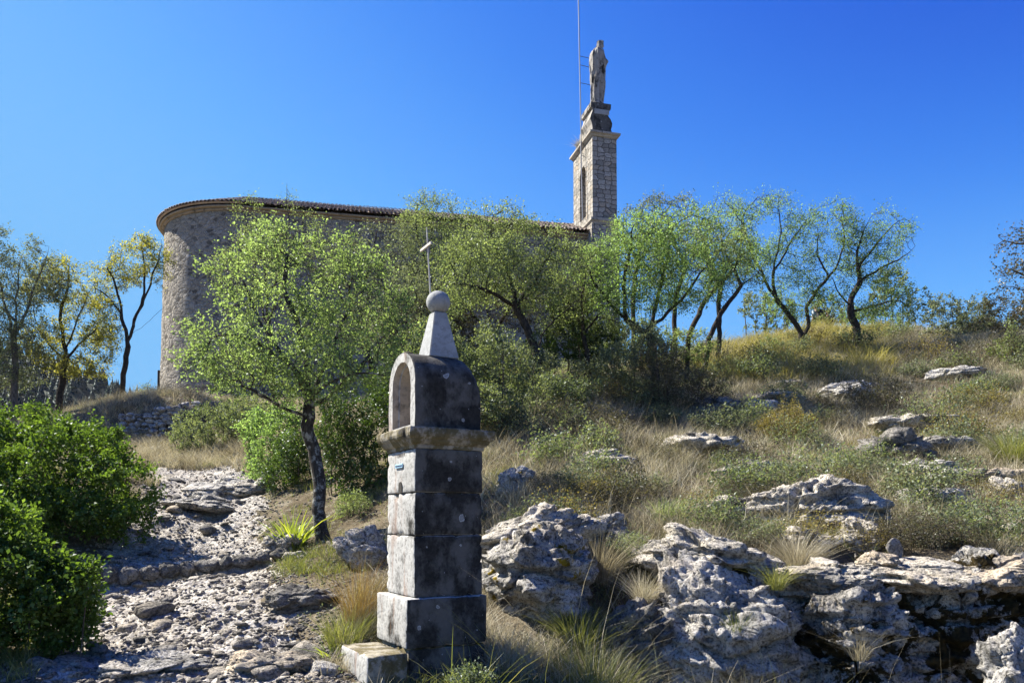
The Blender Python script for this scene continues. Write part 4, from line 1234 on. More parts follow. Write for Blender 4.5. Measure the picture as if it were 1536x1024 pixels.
for v in bm.verts:
    c = np.array([v.co[:]]); v.co += Vector((float(fbm(c * 6, 3, 1)[0]) * .006, float(fbm(c * 6, 3, 2)[0]) * .006, float(fbm(c * 6, 3, 4)[0]) * .006))
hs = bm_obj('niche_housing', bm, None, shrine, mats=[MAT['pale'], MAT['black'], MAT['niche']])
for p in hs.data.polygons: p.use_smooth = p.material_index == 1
# obelisk, ball, iron cross
ox, oy = .36, yc
Yo = SY + ox * a_[1] + oy * b_[1]
zo0, zo1 = P(650, 532, Yo)[2] - .05, P(650, 470, Yo)[2]
bm = bmesh.new(); h0, h1 = .138, .062
vs = [bm.verts.new((ox + sx * h, oy + sy * h, z)) for z, h in ((zo0, h0 * 1.08), (zo1, h1)) for sx, sy in ((-1, -1), (1, -1), (1, 1), (-1, 1))]
for i in range(4): bm.faces.new((vs[i], vs[(i + 1) % 4], vs[4 + (i + 1) % 4], vs[4 + i]))
bm.faces.new(vs[4:]); bm.faces.new(vs[:4][::-1])
bmesh.ops.bevel(bm, geom=list(bm.edges), offset=.006, segments=2, affect='EDGES')
bm_obj('obelisk', bm, MAT['pale_clean'], shrine)
rb_ = 18.2 / FPX * Yo
bm = bmesh.new(); bmesh.ops.create_uvsphere(bm, u_segments=48, v_segments=32, radius=rb_)
for v in bm.verts:
    v.co.z *= .97; c = np.array([v.co[:]]); v.co *= 1 + float(fbm(c * 8, 2, 3)[0]) * .015
bc = Vector((ox, oy, zo1 + rb_ * .93)); bmesh.ops.translate(bm, verts=bm.verts, vec=bc)
bm_obj('stone_ball', bm, MAT['pale_clean'], shrine, smooth=True)
top_w = P(640, 341, Yo - .02); bot_w = P(645.5, 440, Yo)
cr = empty('cross', (0, 0, 0)); cr.parent = shrine
def loc_s(p): d = p[:2] - np.array([SX, SY]); return np.array([d @ a_, d @ b_, p[2]])
t_, q_ = loc_s(top_w), loc_s(bot_w)
V, F = tube([q_ + (t_ - q_) * s for s in np.linspace(0, 1, 8)], [.009, .0085, .008, .008, .0075, .0075, .007, .007], 8); mesh('cross_upright', V, F, MAT['crosspaint'], cr)
cc = q_ + (t_ - q_) * .70
bm = bmesh.new(); box(bm, -.008, .008, -.125, .125, -.014, .014, .003); bmesh.ops.translate(bm, verts=bm.verts, vec=Vector(cc) + Vector((-.018, 0, 0)))
bm_obj('cross_bar', bm, MAT['crosspaint'], cr)
# plate, slot, incised letters on the lit face
m, nt, out = M_new('pale blue enamel plate')
v = coords(nt, 'Object', (1, 1, 1)); wv = N(nt, 'ShaderNodeTexNoise', i_Scale=9.0); nt.links.new(v, wv.inputs['Vector'])
finish(nt, out, ramp(nt, wv.outputs[0], [(.3, (.30, .50, .66)), (.7, (.42, .60, .74))]), None, .35, .5); MAT['blue'] = m
MAT['ink'] = mat_plain('dark ink', (.05, .07, .12), .6)
MAT['slot'] = mat_plain('slot shade in near-black', (.02, .018, .015), .9)
zp = sz(698, 6.85)
bm = bmesh.new(); box(bm, -.012, -.003, .27, .45, zp - .018, zp + .020, .002); bm_obj('name_plate', bm, MAT['blue'], shrine)
bm = bmesh.new()
rr = np.random.default_rng(2); y = .435
while y > .29:
    w = rr.uniform(.006, .012); box(bm, -.0145, -.0125, y - w, y, zp - .006, zp + .006); y -= w + rr.uniform(.003, .006)
bm_obj('plate_lettering', bm, MAT['ink'], shrine)
bm = bmesh.new(); y = .46; zl = sz(682, 6.85)
for k in range(9):
    box(bm, -.0025, .004, y - .006, y, zl - .016, zl + .016); 
    if k % 2: box(bm, -.0025, .004, y - .016, y - .0065, zl + .006, zl + .010)
    y -= .026
bm_obj('carved_lettering', bm, MAT['niche'], shrine)
zsl = sz(738, 6.85)
bm = bmesh.new(); pts_ = [(-.04, 0), (.04, 0)] + [(.04 * math.cos(t), .045 + .045 * math.sin(t)) for t in np.linspace(0, math.pi, 10)]
f0 = [bm.verts.new((-.006, .335 + y, zsl + .006 + z)) for y, z in pts_]; f1 = [bm.verts.new((.05, .335 + y, zsl + .006 + z)) for y, z in pts_]
bm.faces.new(f0)
for i in range(len(pts_)):
    j = (i + 1) % len(pts_); bm.faces.new((f0[j], f0[i], f1[i], f1[j]))
bm_obj('coin_slot', bm, MAT['slot'], shrine)  # near-black front face stands in for the shade inside the slot
# pebble left on the arch
pw = P(601, 527, SY + .12 * a_[1] + yc * b_[1]); lp = np.array([.07, yc + .02]); wp = np.array([SX, SY]) + lp[0] * a_ + lp[1] * b_
V, F = rock_mesh(4, 77, (.05, .035, .018), .5, .08, 0)
c0 = np.array([wp[0], wp[1], zTop + .012]); tag(mesh('pebble', V + c0, F, MAT['mossy'], None, c0, True), 'flat pebble lying on top of the shrine arch', 'stone')
# ------------------------------------------------------------------ rocks
RG = 'limestone rocks breaking through the hillside'
def outcrop():
    """the long ledge at the lower right: one mass of bedrock with a steep face and a flat white top"""
    top = np.array([(935, 905), (970, 880), (1010, 872), (1060, 860), (1110, 862), (1160, 868), (1210, 872), (1260, 862), (1320, 856), (1370, 868), (1430, 866), (1470, 842), (1540, 838), (1650, 850), (1780, 860)], float)
    us = np.linspace(930, 1780, 620); nu = len(us)
    prof = [(0, -.12, -.35), (.0, 0.0, 0), (.0, .05, .25), (-.03, .10, .5), (.0, .16, .72), (.02, .28, .88), (.06, .42, .96), (.12, .62, 1.0), (.2, .95, 1.03), (.3, 1.3, 1.02), (.3, 1.6, .7), (.3, 1.8, .3)]
    pv = np.array([(p[1], p[2]) for p in prof]); tt = np.linspace(0, len(prof) - 1, 230)
    dy = np.interp(tt, np.arange(len(prof)), pv[:, 0]); hz = np.interp(tt, np.arange(len(prof)), pv[:, 1]); nv_ = len(tt)
    Y0 = 7.45
    V = np.zeros((nv_, nu, 3))
    for j, u in enumerate(us):
        tp = P(u, np.interp(u, top[:, 0], top[:, 1]), Y0 + .45); ft = P(u, 1140, Y0)
        wig = .16 * math.sin(u * .013) + .10 * math.sin(u * .037 + 1)
        e = sstep(930, 1000, np.array([u]))[0] * (1 - sstep(1640, 1770, np.array([u]))[0])
        for_ = dy + Y0 + wig
        V[:, j, 0] = ray(u, 900)[0] * for_; V[:, j, 1] = for_; V[:, j, 2] = ft[2] - .15 + (tp[2] - ft[2] + .15) * hz * e - (1 - e) * .3
    n3 = V.reshape(-1, 3); gx = np.gradient(V, axis=1); gy = np.gradient(V, axis=0); nn = np.cross(gx, gy).reshape(-1, 3); nn /= np.linalg.norm(nn, axis=1)[:, None] + 1e-9
    nn *= np.where((nn * np.array([0, -1, .6])).sum(1) < 0, -1, 1)[:, None]
    q = n3 * np.array([1, 1.2, 1.2])
    wq = n3 + .12 * np.c_[perlin(n3 * 3, 1), perlin(n3 * 3, 2), perlin(n3 * 3, 3)]
    d = .16 * fbm(q * 1.1, 3, 401) + .09 * cell3(wq * np.array([2.0, 2.0, 3.4]), 5) + .03 * cell3(wq * np.array([6.5, 6.5, 10]), 6) + .05 * fbm(wq * 5, 5, 411, .7, True) + .05 * np.sign(perlin(n3 * np.array([1.2, 1.2, 7]), 415)) * sstep(0, .1, np.abs(perlin(n3 * np.array([1.2, 1.2, 7]), 415)))
    cr = 1 - np.abs(perlin(wq * np.array([2.6, 2.6, 1.0]), 421)) * 2; d -= .13 * sstep(.8, 1, cr)
    m = sstep(-.1, .3, perlin(n3 * 1.3, 431)); w = worley(wq * 6, 9); d -= .075 * m * sstep(.45, .12, w); d -= .022 * sstep(.45, .1, worley(wq * 16, 10))
    flat = sstep(.75, .95, nn[:, 2]); d *= 1 - .45 * flat
    n3 = n3 + nn * d[:, None]
    i = np.arange(nv_ - 1)[:, None]; j = np.arange(nu - 1)[None]
    F = np.stack([i * nu + j, i * nu + j + 1, (i + 1) * nu + j + 1, (i + 1) * nu + j], -1).reshape(-1, 4).astype(np.int32)
    c = n3[F].mean(1); pxc = c[:, 0] / c[:, 1] * FPX + 768
    o = mesh('rock_outcrop', n3, F, MAT['rock'], None, n3.mean(0), True, mats=[MAT['rock_face']])
    tag(o, 'long limestone outcrop with white ledge and dark mossy face filling the lower right', 'outcrop', RG)
outcrop()
rock(806, 938, 165, 150, 'big pitted boulder with ochre moss standing right behind the shrine', 'rock_ochre', 3, 6, .8, loc=8.1, rough=.18, pits=.07)
rock(808, 835, 180, 62, 'flat pale slab on top of the mossy boulder behind the shrine', 'rock_pale', 4, 6, .8, yaw=.1, tilt=.2, loc=8.9, rough=.22, pits=.05)
rock(950, 1045, 105, 120, 'low shaded boulder leaning against the big outcrop', 'rock_dark', 5, 6, .9, tilt=.35, loc=7.7, rough=.18, pits=.05)  # darker limestone puts this boulder's shade into its colour
rock(1080, 1085, 190, 250, 'tall grey boulder with rounded top at the left end of the outcrop', 'rock', 6, 6, .8, tilt=-.1, loc=7.75, rough=.2, pits=.07)
rock(1068, 885, 190, 80, 'pale rounded knob on the tall grey boulder', 'rock_pale', 8, 6, .9, tilt=-.15, loc=8.3, rough=.18, pits=.06)
rock(1235, 888, 150, 40, 'white sunlit ledge beneath the straw tuft', 'rock_pale', 110, 6, 1.0, tilt=.05, loc=7.95, rough=.12, pits=.04)
rock(1345, 884, 190, 42, 'white sunlit ledge carrying a loose stone', 'rock_pale', 111, 6, .9, tilt=0, loc=8.0, rough=.12, pits=.04)
rock(1490, 892, 150, 50, 'ochre tinted flat ledge at the right end of the outcrop', 'rock_warm', 13, 6, .8, tilt=.05, loc=8.0, rough=.14, pits=.02)
rock(1530, 1075, 75, 125, 'small bluish boulder standing alone below the dark moss face', 'rock', 14, 5, .9, loc=6.8)
rock(1318, 860, 66, 27, 'loose pale stone resting on the white ledge', 'rock_warm', 15, 5, .8, .1, .1, loc=8.1, ang=.8, rough=.08, pits=.01, name='loose_stone')
rock(1345, 838, 26, 30, 'upright brown flake of stone behind the loose pale stone', 'rock_dark', 16, 4, .4, .1, .4, loc=8.35, ang=.9, rough=.08, pits=0, name='loose_stone')
rock(1247, 800, 185, 78, 'honeycombed boulder with round holes above the white ledge', 'rock_pale', 17, 6, .75, .3, .0, rough=.14, pits=.17, pitscale=4.5)
rock(1300, 825, 60, 50, 'small white lump below the honeycombed boulder', 'rock_pale', 18, 5, .9, .3, rough=.2)
rock(1225, 832, 70, 34, 'jagged white stone at the foot of the honeycombed boulder', 'rock_pale', 19, 5, .9, .3, rough=.2)
rock(1085, 780, 110, 26, 'low pale rock among dry tufts above the tall grey boulder', 'rock_pale', 20, 5, .8, .3, rough=.2)
rock(1130, 722, 95, 26, 'pale rock half hidden by a brown bush', 'rock_pale', 21, 5, .8, .3, rough=.2)
rock(1420, 728, 105, 30, 'grey layered rock between two turf patches', 'rock', 22, 5, .8, .3, .05, rough=.18)
rock(1490, 726, 120, 20, 'long thin ochre slab right of the layered rock', 'rock_warm', 23, 5, .7, .3, .0, rough=.12, pits=.02)
rock(1455, 752, 60, 18, 'small ochre slab below the long thin slab', 'rock_warm', 24, 5, .8, .3, rough=.1, pits=.02)
rock(1525, 756, 60, 34, 'white rock below the end of the long thin slab', 'rock_pale', 25, 5, .8, .3, rough=.2)
rock(1415, 768, 90, 34, 'grey rock with weeds in front of the layered rock', 'rock', 26, 5, .8, .3, rough=.2)
rock(1497, 790, 26, 14, 'little ochre stone beside the moss ledge', 'rock_warm', 27, 4, .9, .2, rough=.1, pits=0)
rock(1522, 800, 26, 14, 'little pale stone nearest the end of the ochre ledge', 'rock_pale', 28, 4, .9, .2, rough=.1, pits=0)
rock(1352, 700, 90, 60, 'dark rock overgrown with dry plants halfway up the slope', 'rock_dark', 29, 5, .8, .3, rough=.2)
rock(1385, 652, 120, 26, 'pale flat rock above the dark overgrown rock', 'rock_pale', 30, 5, .8, .3, .1, rough=.12, pits=.03)
rock(1425, 684, 90, 26, 'cracked slab right of the dark overgrown rock', 'rock', 31, 5, .8, .3, rough=.15)
rock(1282, 600, 84, 24, 'rounded grey rock below the two hilltop trees', 'rock', 32, 5, .8, .3, rough=.15)
rock(1170, 606, 88, 18, 'broad white step of bedrock on the little hill trail', 'rock_pale', 34, 5, .9, .4, 0, rough=.1, pits=.03)
rock(1185, 584, 62, 12, 'upper white step of bedrock on the little hill trail', 'rock_pale', 35, 5, .9, .4, 0, rough=.1, pits=.03)
rock(1140, 622, 60, 18, 'lowest step of bedrock on the little hill trail', 'rock', 36, 5, .9, .4, rough=.12)
rock(1078, 628, 62, 34, 'dark rock under the brown thicket', 'rock_dark', 37, 5, .8, .3, rough=.2)
rock(1460, 568, 95, 16, 'pale rock band near the right hand skyline', 'rock', 38, 5, .8, .3, .15, rough=.12)
rock(1060, 690, 120, 34, 'broad whitish outcrop in the dry grass', 'rock_pale', 40, 5, .9, .4, .1, rough=.15)
rock(905, 705, 100, 26, 'grey outcrop left of the broad whitish one', 'rock_pale', 41, 5, .9, .35, rough=.2)
rock(770, 740, 56, 40, 'rock with yellow moss cap in the shade behind the shrine', 'rock_ochre', 43, 5, .9, .25, rough=.2)
rock(915, 808, 60, 30, 'small moss topped rock beside the grey herb cushion', 'rock_ochre', 44, 5, .9, .25, rough=.2)
rock(545, 852, 64, 50, 'pale rock among roots between tree and shrine', 'rock_pale', 48, 5, .9, .35, rough=.2)
rock(455, 1002, 40, 26, 'squarish stone just left of the shrine step', 'rock', 49, 4, .9, .3, loc=None)
rock(482, 1016, 44, 20, 'flat stone touching the shrine step', 'rock', 50, 4, .9, .3)
rock(415, 830, 56, 26, 'rounded pale rock at the foot of the iris clump', 'rock_pale', 51, 5, .9, .35)
rock(440, 838, 36, 14, 'flat pale rock beside the end of the stone step', 'rock_pale', 52, 4, .9, .3)
rock(330, 745, 120, 24, 'smooth bedrock bulge at the top of the path', 'rock', 53, 5, .9, .4, .2, rough=.12, pits=.02)
rock(285, 768, 90, 20, 'long bedrock bulge on the left of the path top', 'rock', 54, 5, .9, .4, .1, rough=.15, pits=.02)
rock(375, 742, 80, 20, 'pale bedrock bulge beside the dark bush', 'rock_pale', 55, 5, .9, .4, .3, rough=.12, pits=.02)
rock(225, 1010, 130, 22, 'long low bedrock rib at the bottom of the path', 'rock', 56, 5, .8, .4, 0, rough=.18, pits=.02)
rock(395, 1018, 120, 34, 'smooth grey bedrock dome at the bottom of the path', 'rock_warm', 57, 5, .8, .4, .1, rough=.12, pits=.02)
rock(445, 915, 90, 22, 'dark layered ledge at the right edge of the path', 'rock_dark', 58, 5, .8, .4, .1, rough=.25, pits=.02)
rock(235, 990, 44, 30, 'dark angular stone in the middle of the path bottom', 'rock_dark', 59, 4, .9, .2, ang=.9, rough=.08, pits=0)

# stone step across the path
for i in range(11):
    t = (i + .5) / 11
    q = STEP_A + (STEP_B - STEP_A) * t + np.array([0, -.03 + .03 * math.sin(i * 2.1)])
    w = .155 * (1 + .25 * math.sin(i * 3.3)); h = .13 * (1 - .5 * t) + .02
    V, F = rock_mesh(4, 200 + i, (w, .12, h), .55, .16, .01)
    c = np.array([q[0], q[1], Hs(*q)[0] + .06 - .02 * t])
    tag(mesh('step_stone', V + c, F, MAT['rock_dark'], None, c, True), 'rounded kerb stone in the row forming a step across the path', 'stone', 'stones forming the step across the path')
# loose stones on the path
protos = []
for s in range(12):
    V, F = rock_mesh(3, 300 + s, (1, .75, .5), .85, .10, 0, nplanes=10)
    protos.append((V, F))
pr_me = []
for s, (V, F) in enumerate(protos):
    o = mesh('path_stone', V, F, MAT['rock_dark' if s % 3 == 0 else 'gravel'], None, None, False); pr_me.append(o)
rs = np.random.default_rng(21); cnt = 0; cand = 0
used = set()
while cnt < 235 and cand < 40000:
    cand += 1
    yy = 5.6 + 12.0 * rs.random() ** 1.6; xx = rs.uniform(-.62, -.1) * yy
    if path_d(np.array([xx]), np.array([yy]))[0] > 1.12: continue
    s = cnt % 12
    o = pr_me[s] if s not in used else pr_me[s].copy()
    if s in used: COL.objects.link(o)
    used.add(s)
    sc = float(np.clip(rs.lognormal(-2.75, .55), .028, .2))
    o.scale = (sc * rs.uniform(.8, 1.4), sc, sc * rs.uniform(.6, 1.1)); o.rotation_euler = (rs.uniform(-.3, .3), rs.uniform(-.3, .3), rs.uniform(0, 6.28))
    o.location = (xx, yy, Hp(xx, yy) + sc * .10)
    tag(o, 'loose angular stone lying on the rocky path', 'stone', 'loose stones on the path')
    cnt += 1
# gravel
def gravel(name, n, test, smin, smax, mat, seed, lvl=1):
    r = np.random.default_rng(seed); D, F0 = ico(lvl); Vs = []; Fs = []; got = 0
    pts = []
    while len(pts) < n:
        yy = 4.8 + 15 * r.random(4000) ** 1.5; xx = r.uniform(-.68, .7, 4000) * yy
        k = test(xx, yy, r); pts += list(zip(xx[k], yy[k]))
    pts = np.array(pts[:n]); z = H(pts[:, 0], pts[:, 1])
    s = np.clip(r.lognormal(math.log((smin + smax) / 2.6), .5, n), smin, smax)
    V = D[None] * (1 + r.normal(size=(n, len(D), 1)) * .22) * (s[:, None, None] * np.stack([r.uniform(.7, 1.4, n), r.uniform(.7, 1.2, n), r.uniform(.4, .8, n)], -1)[:, None])
    a = r.uniform(0, 6.28, n); c, sn = np.cos(a)[:, None], np.sin(a)[:, None]
    X = V[..., 0] * c - V[..., 1] * sn; Y_ = V[..., 0] * sn + V[..., 1] * c
    V = np.stack([X + pts[:, :1], Y_ + pts[:, 1:2], V[..., 2] + z[:, None] + s[:, None] * .1], -1).reshape(-1, 3)
    F = (F0[None] + (np.arange(n) * len(D))[:, None, None]).reshape(-1, 3).astype(np.int32)
    tag(mesh(name, V, F, MAT[mat]), None, None, None, 'stuff')
gravel('gravel', 17000, lambda x, y, r: path_d(x, y) < 1.0 + .35 * r.random(len(x)), .007, .034, 'gravel', 31)
gravel('stony_debris', 5000, lambda x, y, r: (path_d(x, y) > 1.0) & (path_d(x, y) < 1.0 + 1.2 * r.random(len(x)) ** 2), .008, .03, 'rock_dark', 32)

# ------------------------------------------------------------------ dry stone wall
def dry_wall():
    pix = [(172, 652, 622, 24.0), (200, 652, 618, 24.2), (235, 655, 614, 24.3), (262, 650, 610, 24.5), (290, 642, 606, 25.6), (320, 634, 604, 26.8), (350, 625, 602, 28.0), (385, 620, 600, 29.0)]
    mb = MB(); r = np.random.default_rng(8)
    base = P(pix[0][0], pix[0][1], pix[0][3]); base[2] = Hp(base[0], base[1])
    cur = [(P(px, a, Y), P(px, b, Y)) for px, a, b, Y in pix]
    low = np.array([c[0] for c in cur]); top = np.array([c[1] for c in cur])
    Ls = np.r_[0, np.cumsum(np.linalg.norm(np.diff(low[:, :2], axis=0), axis=1))]
    D, F0 = ico(3); Vs = []; Fs = []; n = 0; s = 0
    row = 0; z0 = -.25
    while z0 < 1.5:
        s = r.uniform(0, .15)
        rh = r.uniform(.10, .17)
        while s < Ls[-1]:
            w = r.uniform(.12, .34)
            t = s + w / 2
            bx = np.interp(t, Ls, low[:, 0]); by = np.interp(t, Ls, low[:, 1]); bz = np.interp(t, Ls, low[:, 2]); tzz = np.interp(t, Ls, top[:, 2])
            z = bz + z0 + rh / 2 + r.normal() * .02
            if z < tzz + .03:
                V, _ = rock_mesh(3, int(r.integers(1e6)), (w * .56, .16, rh * .66), .7, .10, 0, nplanes=10)
                V = V + np.array([bx, by + .1 * z0 + r.normal() * .03, z])
                Vs.append(V); Fs.append(F0 + n); n += len(V)
            s += w
        z0 += rh
    o = mesh('dry_stone_wall', np.concatenate(Vs), np.concatenate(Fs), MAT['rock'], None, base, True)
    tag(o, 'grey dry stone retaining wall below the rounded end of the chapel', 'wall')
dry_wall()

nz_ = lambda x, y: float(perlin(np.array([[x * .6, y * .6, 0]]), 88)[0])
# ------------------------------------------------------------------ trees
LF = {}
def T(*a, **k):
    o, n = tree(*a, **k); LF[o.name] = n
def S(*a, **k):
    o, n = shrub(*a, **k); LF[o.name] = n
GT = 'small trees on the slope below the chapel'
T('maple_tree', 'leafy bright green tree with dark lichened trunk standing beside the path', 'tree', (486, 812),
  [[(478, 765, 0), (478, 720, .05), (470, 680, .05), (457, 648, 0), (462, 618, 0), (466, 595, 0)],
   [(466, 600, 0), (500, 572, -.3), (545, 560, -.5), (600, 562, -.6)], [(462, 610, 0), (505, 585, .3), (548, 540, .5), (578, 490, .6), (590, 440, .6)],
   [(466, 595, 0), (490, 550, .2), (505, 500, .2), (530, 450, .3)], [(466, 598, 0), (445, 560, -.3), (410, 530, -.6), (360, 505, -.8), (320, 500, -.9)],
   [(466, 595, 0), (462, 545, .1), (445, 480, 0), (425, 420, 0), (430, 350, .1)], [(457, 630, 0), (425, 610, -.4), (390, 590, -.7), (350, 575, -.8)], [(445, 560, -.2), (400, 500, -.5), (370, 440, -.4)]],
  [(350, 520, 78, 78, -.5, 1.1), (430, 440, 110, 100, 0, .9), (420, 545, 120, 70, -.6, .9), (540, 450, 85, 95, .2, .9), (540, 545, 75, 50, 0, .9), (430, 370, 60, 40, .2, .9), (335, 410, 36, 22, 0, 1), (500, 380, 46, 36, .2), (310, 570, 34, 30, -.5), (598, 470, 36, 60, .3), (585, 405, 34, 34, .3)],
  'leaf_front', rb=.098, n=2500, D=.115, leaf=.044, lpt=6, tw=2, tip=.0035, seed=11, bark='bark_lichen', thin=2, twl=.19, clump=.9, cs=1.5, spread=.05, group=None)
T('slender_tree', 'tall sparse tree with thin upright shoots rising against the chapel wall', 'tree', (415, 640),
  [[(412, 600, 0), (405, 540, 0), (400, 460, 0), (398, 400, 0), (396, 340, 0)], [(404, 500, 0), (385, 420, .3), (372, 340, .4), (366, 295, .4)], [(402, 480, 0), (430, 400, 0), (432, 330, 0), (430, 275, 0)], [(400, 440, 0), (450, 380, .2), (455, 320, .2)]],
  [(400, 380, 55, 70, 0), (370, 330, 22, 55, .3, 1), (428, 315, 18, 50, 0, 1), (452, 350, 40, 50, .2), (350, 400, 40, 40, 0)], 'leaf_mid', rb=.09, n=420, D=.17, leaf=.062, lpt=5, tw=2, tip=.005, seed=12, Y=20.5, clump=.6, group=GT, up=.6)
T('slender_tree', 'dusty olive tree directly left of the cross, in front of the nave', 'tree', (560, 640),
  [[(560, 600, 0), (556, 550, 0), (545, 480, 0), (540, 420, 0)], [(556, 540, 0), (600, 470, .3), (620, 410, .4)], [(550, 500, 0), (510, 440, .2), (500, 380, .2)], [(540, 440, 0), (560, 370, 0), (570, 330, 0)]],
  [(530, 400, 60, 60, 0), (580, 370, 60, 48, 0), (490, 400, 45, 60, .2), (610, 430, 60, 70, .2), (540, 480, 90, 50, 0)], 'leaf_olive', rb=.11, n=1300, D=.18, leaf=.062, lpt=5, tw=2, tip=.006, seed=13, Y=20, clump=.45, group=GT)
T('slender_tree', 'tree whose dark leafy top pokes above the roof beyond the cross', 'tree', (660, 620),
  [[(658, 560, 0), (650, 480, 0), (645, 400, 0), (648, 330, 0)], [(650, 450, 0), (690, 380, 0), (700, 330, 0)], [(650, 420, 0), (625, 350, 0), (628, 300, 0)]],
  [(645, 340, 52, 55, 0), (690, 350, 40, 40, 0), (660, 420, 70, 50, 0), (630, 300, 20, 16, 0), (668, 303, 22, 16, 0)], 'leaf_mid', rb=.12, n=1100, D=.18, leaf=.066, lpt=6, tw=2, tip=.006, seed=14, Y=21.5, clump=.5, group=GT)
T('spreading_tree', 'wide spreading tree right of the cross with bare crooked lower limbs', 'tree', (806, 585),
  [[(805, 545, 0), (798, 505, 0), (783, 475, 0), (770, 452, 0)], [(772, 458, 0), (740, 440, -.3), (705, 428, -.4), (660, 425, -.5)], [(770, 452, 0), (765, 415, .2), (745, 380, .2), (735, 350, .2)], [(775, 460, 0), (800, 425, .3), (825, 385, .4), (840, 350, .3)],
   [(795, 500, 0), (760, 488, -.5), (720, 480, -.8), (690, 490, -.9)], [(803, 530, 0), (820, 490, .3), (850, 465, .5), (880, 440, .5)]],
  [(720, 385, 72, 48, -.2), (790, 370, 75, 48, .1), (840, 400, 55, 42, .3), (690, 440, 45, 40, -.5), (760, 335, 55, 28, .1), (780, 425, 90, 35, 0), (730, 320, 40, 18, 0)], 'leaf_mid', rb=.15, n=2000, D=.16, leaf=.06, lpt=6, tw=2, tip=.0045, seed=15, Y=17.5, clump=.5, group=GT, twl=.18)
T('spreading_tree', 'dense fresh green tree with a leaning trunk in the middle of the slope', 'tree', (985, 560),
  [[(980, 530, 0), (972, 505, 0), (940, 480, 0), (915, 455, 0)], [(965, 500, 0), (1000, 470, .2), (1030, 440, .3), (1060, 400, .3)], [(940, 480, 0), (935, 430, 0), (945, 380, 0), (950, 340, 0)], [(975, 510, 0), (985, 450, .4), (1000, 390, .4), (1010, 340, .4)], [(915, 455, 0), (890, 420, -.2), (880, 390, -.2)]],
  [(960, 365, 78, 58, 0), (1030, 350, 58, 52, .2), (910, 400, 55, 45, 0), (1000, 420, 80, 50, .2), (940, 440, 60, 40, -.2), (1060, 400, 40, 50, .3)], 'leaf_bright', rb=.16, n=2300, D=.17, leaf=.064, lpt=6, tw=2, tip=.0045, seed=16, Y=18.5, clump=.45, group=GT, twl=.18)
T('slender_tree', 'olive topped tree showing above the fresh green crown beside the tower', 'tree', (950, 540),
  [[(950, 480, 0), (955, 400, 0), (965, 330, 0)], [(958, 380, 0), (990, 330, 0), (1010, 300, 0)], [(955, 400, 0), (930, 340, 0)]],
  [(975, 315, 38, 32, 0), (1015, 312, 32, 24, 0), (935, 335, 26, 22, 0), (960, 370, 50, 40, 0)], 'leaf_olive', rb=.11, n=700, D=.2, leaf=.075, lpt=6, tw=2, tip=.007, seed=17, Y=23.5, clump=.5, group=GT)
for i, (bx, by, pts, lab) in enumerate([
    (1030, 545, [(1036, 500, 0), (1050, 465, 0), (1075, 430, 0), (1100, 405, 0)], 'crooked thin tree with bare base left of the open patch of sky'),
    (1052, 548, [(1070, 500, 0), (1085, 465, 0), (1110, 430, 0), (1130, 415, 0)], 'leaning tree bordering the open patch of sky on the hilltop'),
    (1005, 545, [(1010, 500, 0), (1012, 450, 0), (1030, 400, 0)], 'upright thin tree behind the fresh green tree')]):
    T('hilltop_tree', lab, 'tree', (bx, by), [pts, [pts[2], (pts[2][0] - 20, pts[2][1] - 50, .2), (pts[2][0] - 15, pts[2][1] - 90, .2)], [pts[1], (pts[1][0] + 30, pts[1][1] - 40, .2)]],
      [(pts[-1][0] - 12, pts[-1][1] - 25, 46, 50, 0), (pts[-1][0] - 30, pts[-1][1] - 50, 40, 40, 0), (pts[-1][0] - 45, pts[-1][1] + 5, 40, 30, 0)], ['leaf_mid', 'leaf_bright', 'leaf_olive'][i], rb=.11, n=700, D=.18, leaf=.062, lpt=5, tw=2, tip=.006, seed=20 + i, Y=[20.5, 21, 22][i], clump=.5, group=GT)
T('slender_tree', 'olive leafed tree filling the gap between lichened trunk tree and cross', 'tree', (610, 640),
  [[(612, 580, 0), (605, 520, 0), (610, 460, 0)], [(606, 520, 0), (640, 460, .2), (650, 420, .2)], [(606, 520, 0), (580, 460, 0)]],
  [(605, 450, 55, 60, 0), (650, 470, 50, 60, .2), (620, 530, 60, 40, 0), (570, 500, 40, 40, 0)], 'leaf_olive', rb=.1, n=900, D=.17, leaf=.058, lpt=5, tw=2, tip=.005, seed=70, Y=18, clump=.4, group=GT)
T('slender_tree', 'twiggy brown green tree behind the wide spreading one', 'tree', (745, 600),
  [[(745, 540, 0), (735, 490, 0), (730, 450, 0)], [(740, 500, 0), (770, 450, .2), (790, 420, .2)], [(738, 500, 0), (700, 460, 0)]],
  [(720, 460, 60, 50, 0), (780, 450, 60, 50, .2), (690, 500, 50, 40, 0), (840, 440, 50, 40, .3)], 'leaf_brown', rb=.1, n=1100, D=.17, leaf=.05, lpt=4, tw=2, tip=.006, seed=71, Y=19.5, clump=.4, group=GT)
T('slender_tree', 'small green tree between the wide spreading and the dense fresh tree', 'tree', (880, 590),
  [[(880, 540, 0), (876, 490, 0), (872, 440, 0)], [(878, 500, 0), (905, 460, .2)], [(876, 490, 0), (850, 450, 0)]],
  [(870, 430, 50, 50, 0), (900, 470, 50, 44, .2), (845, 470, 44, 44, 0), (880, 385, 40, 28, 0)], 'leaf_mid', rb=.1, n=1000, D=.17, leaf=.058, lpt=5, tw=2, tip=.005, seed=72, Y=19, clump=.4, group=GT)
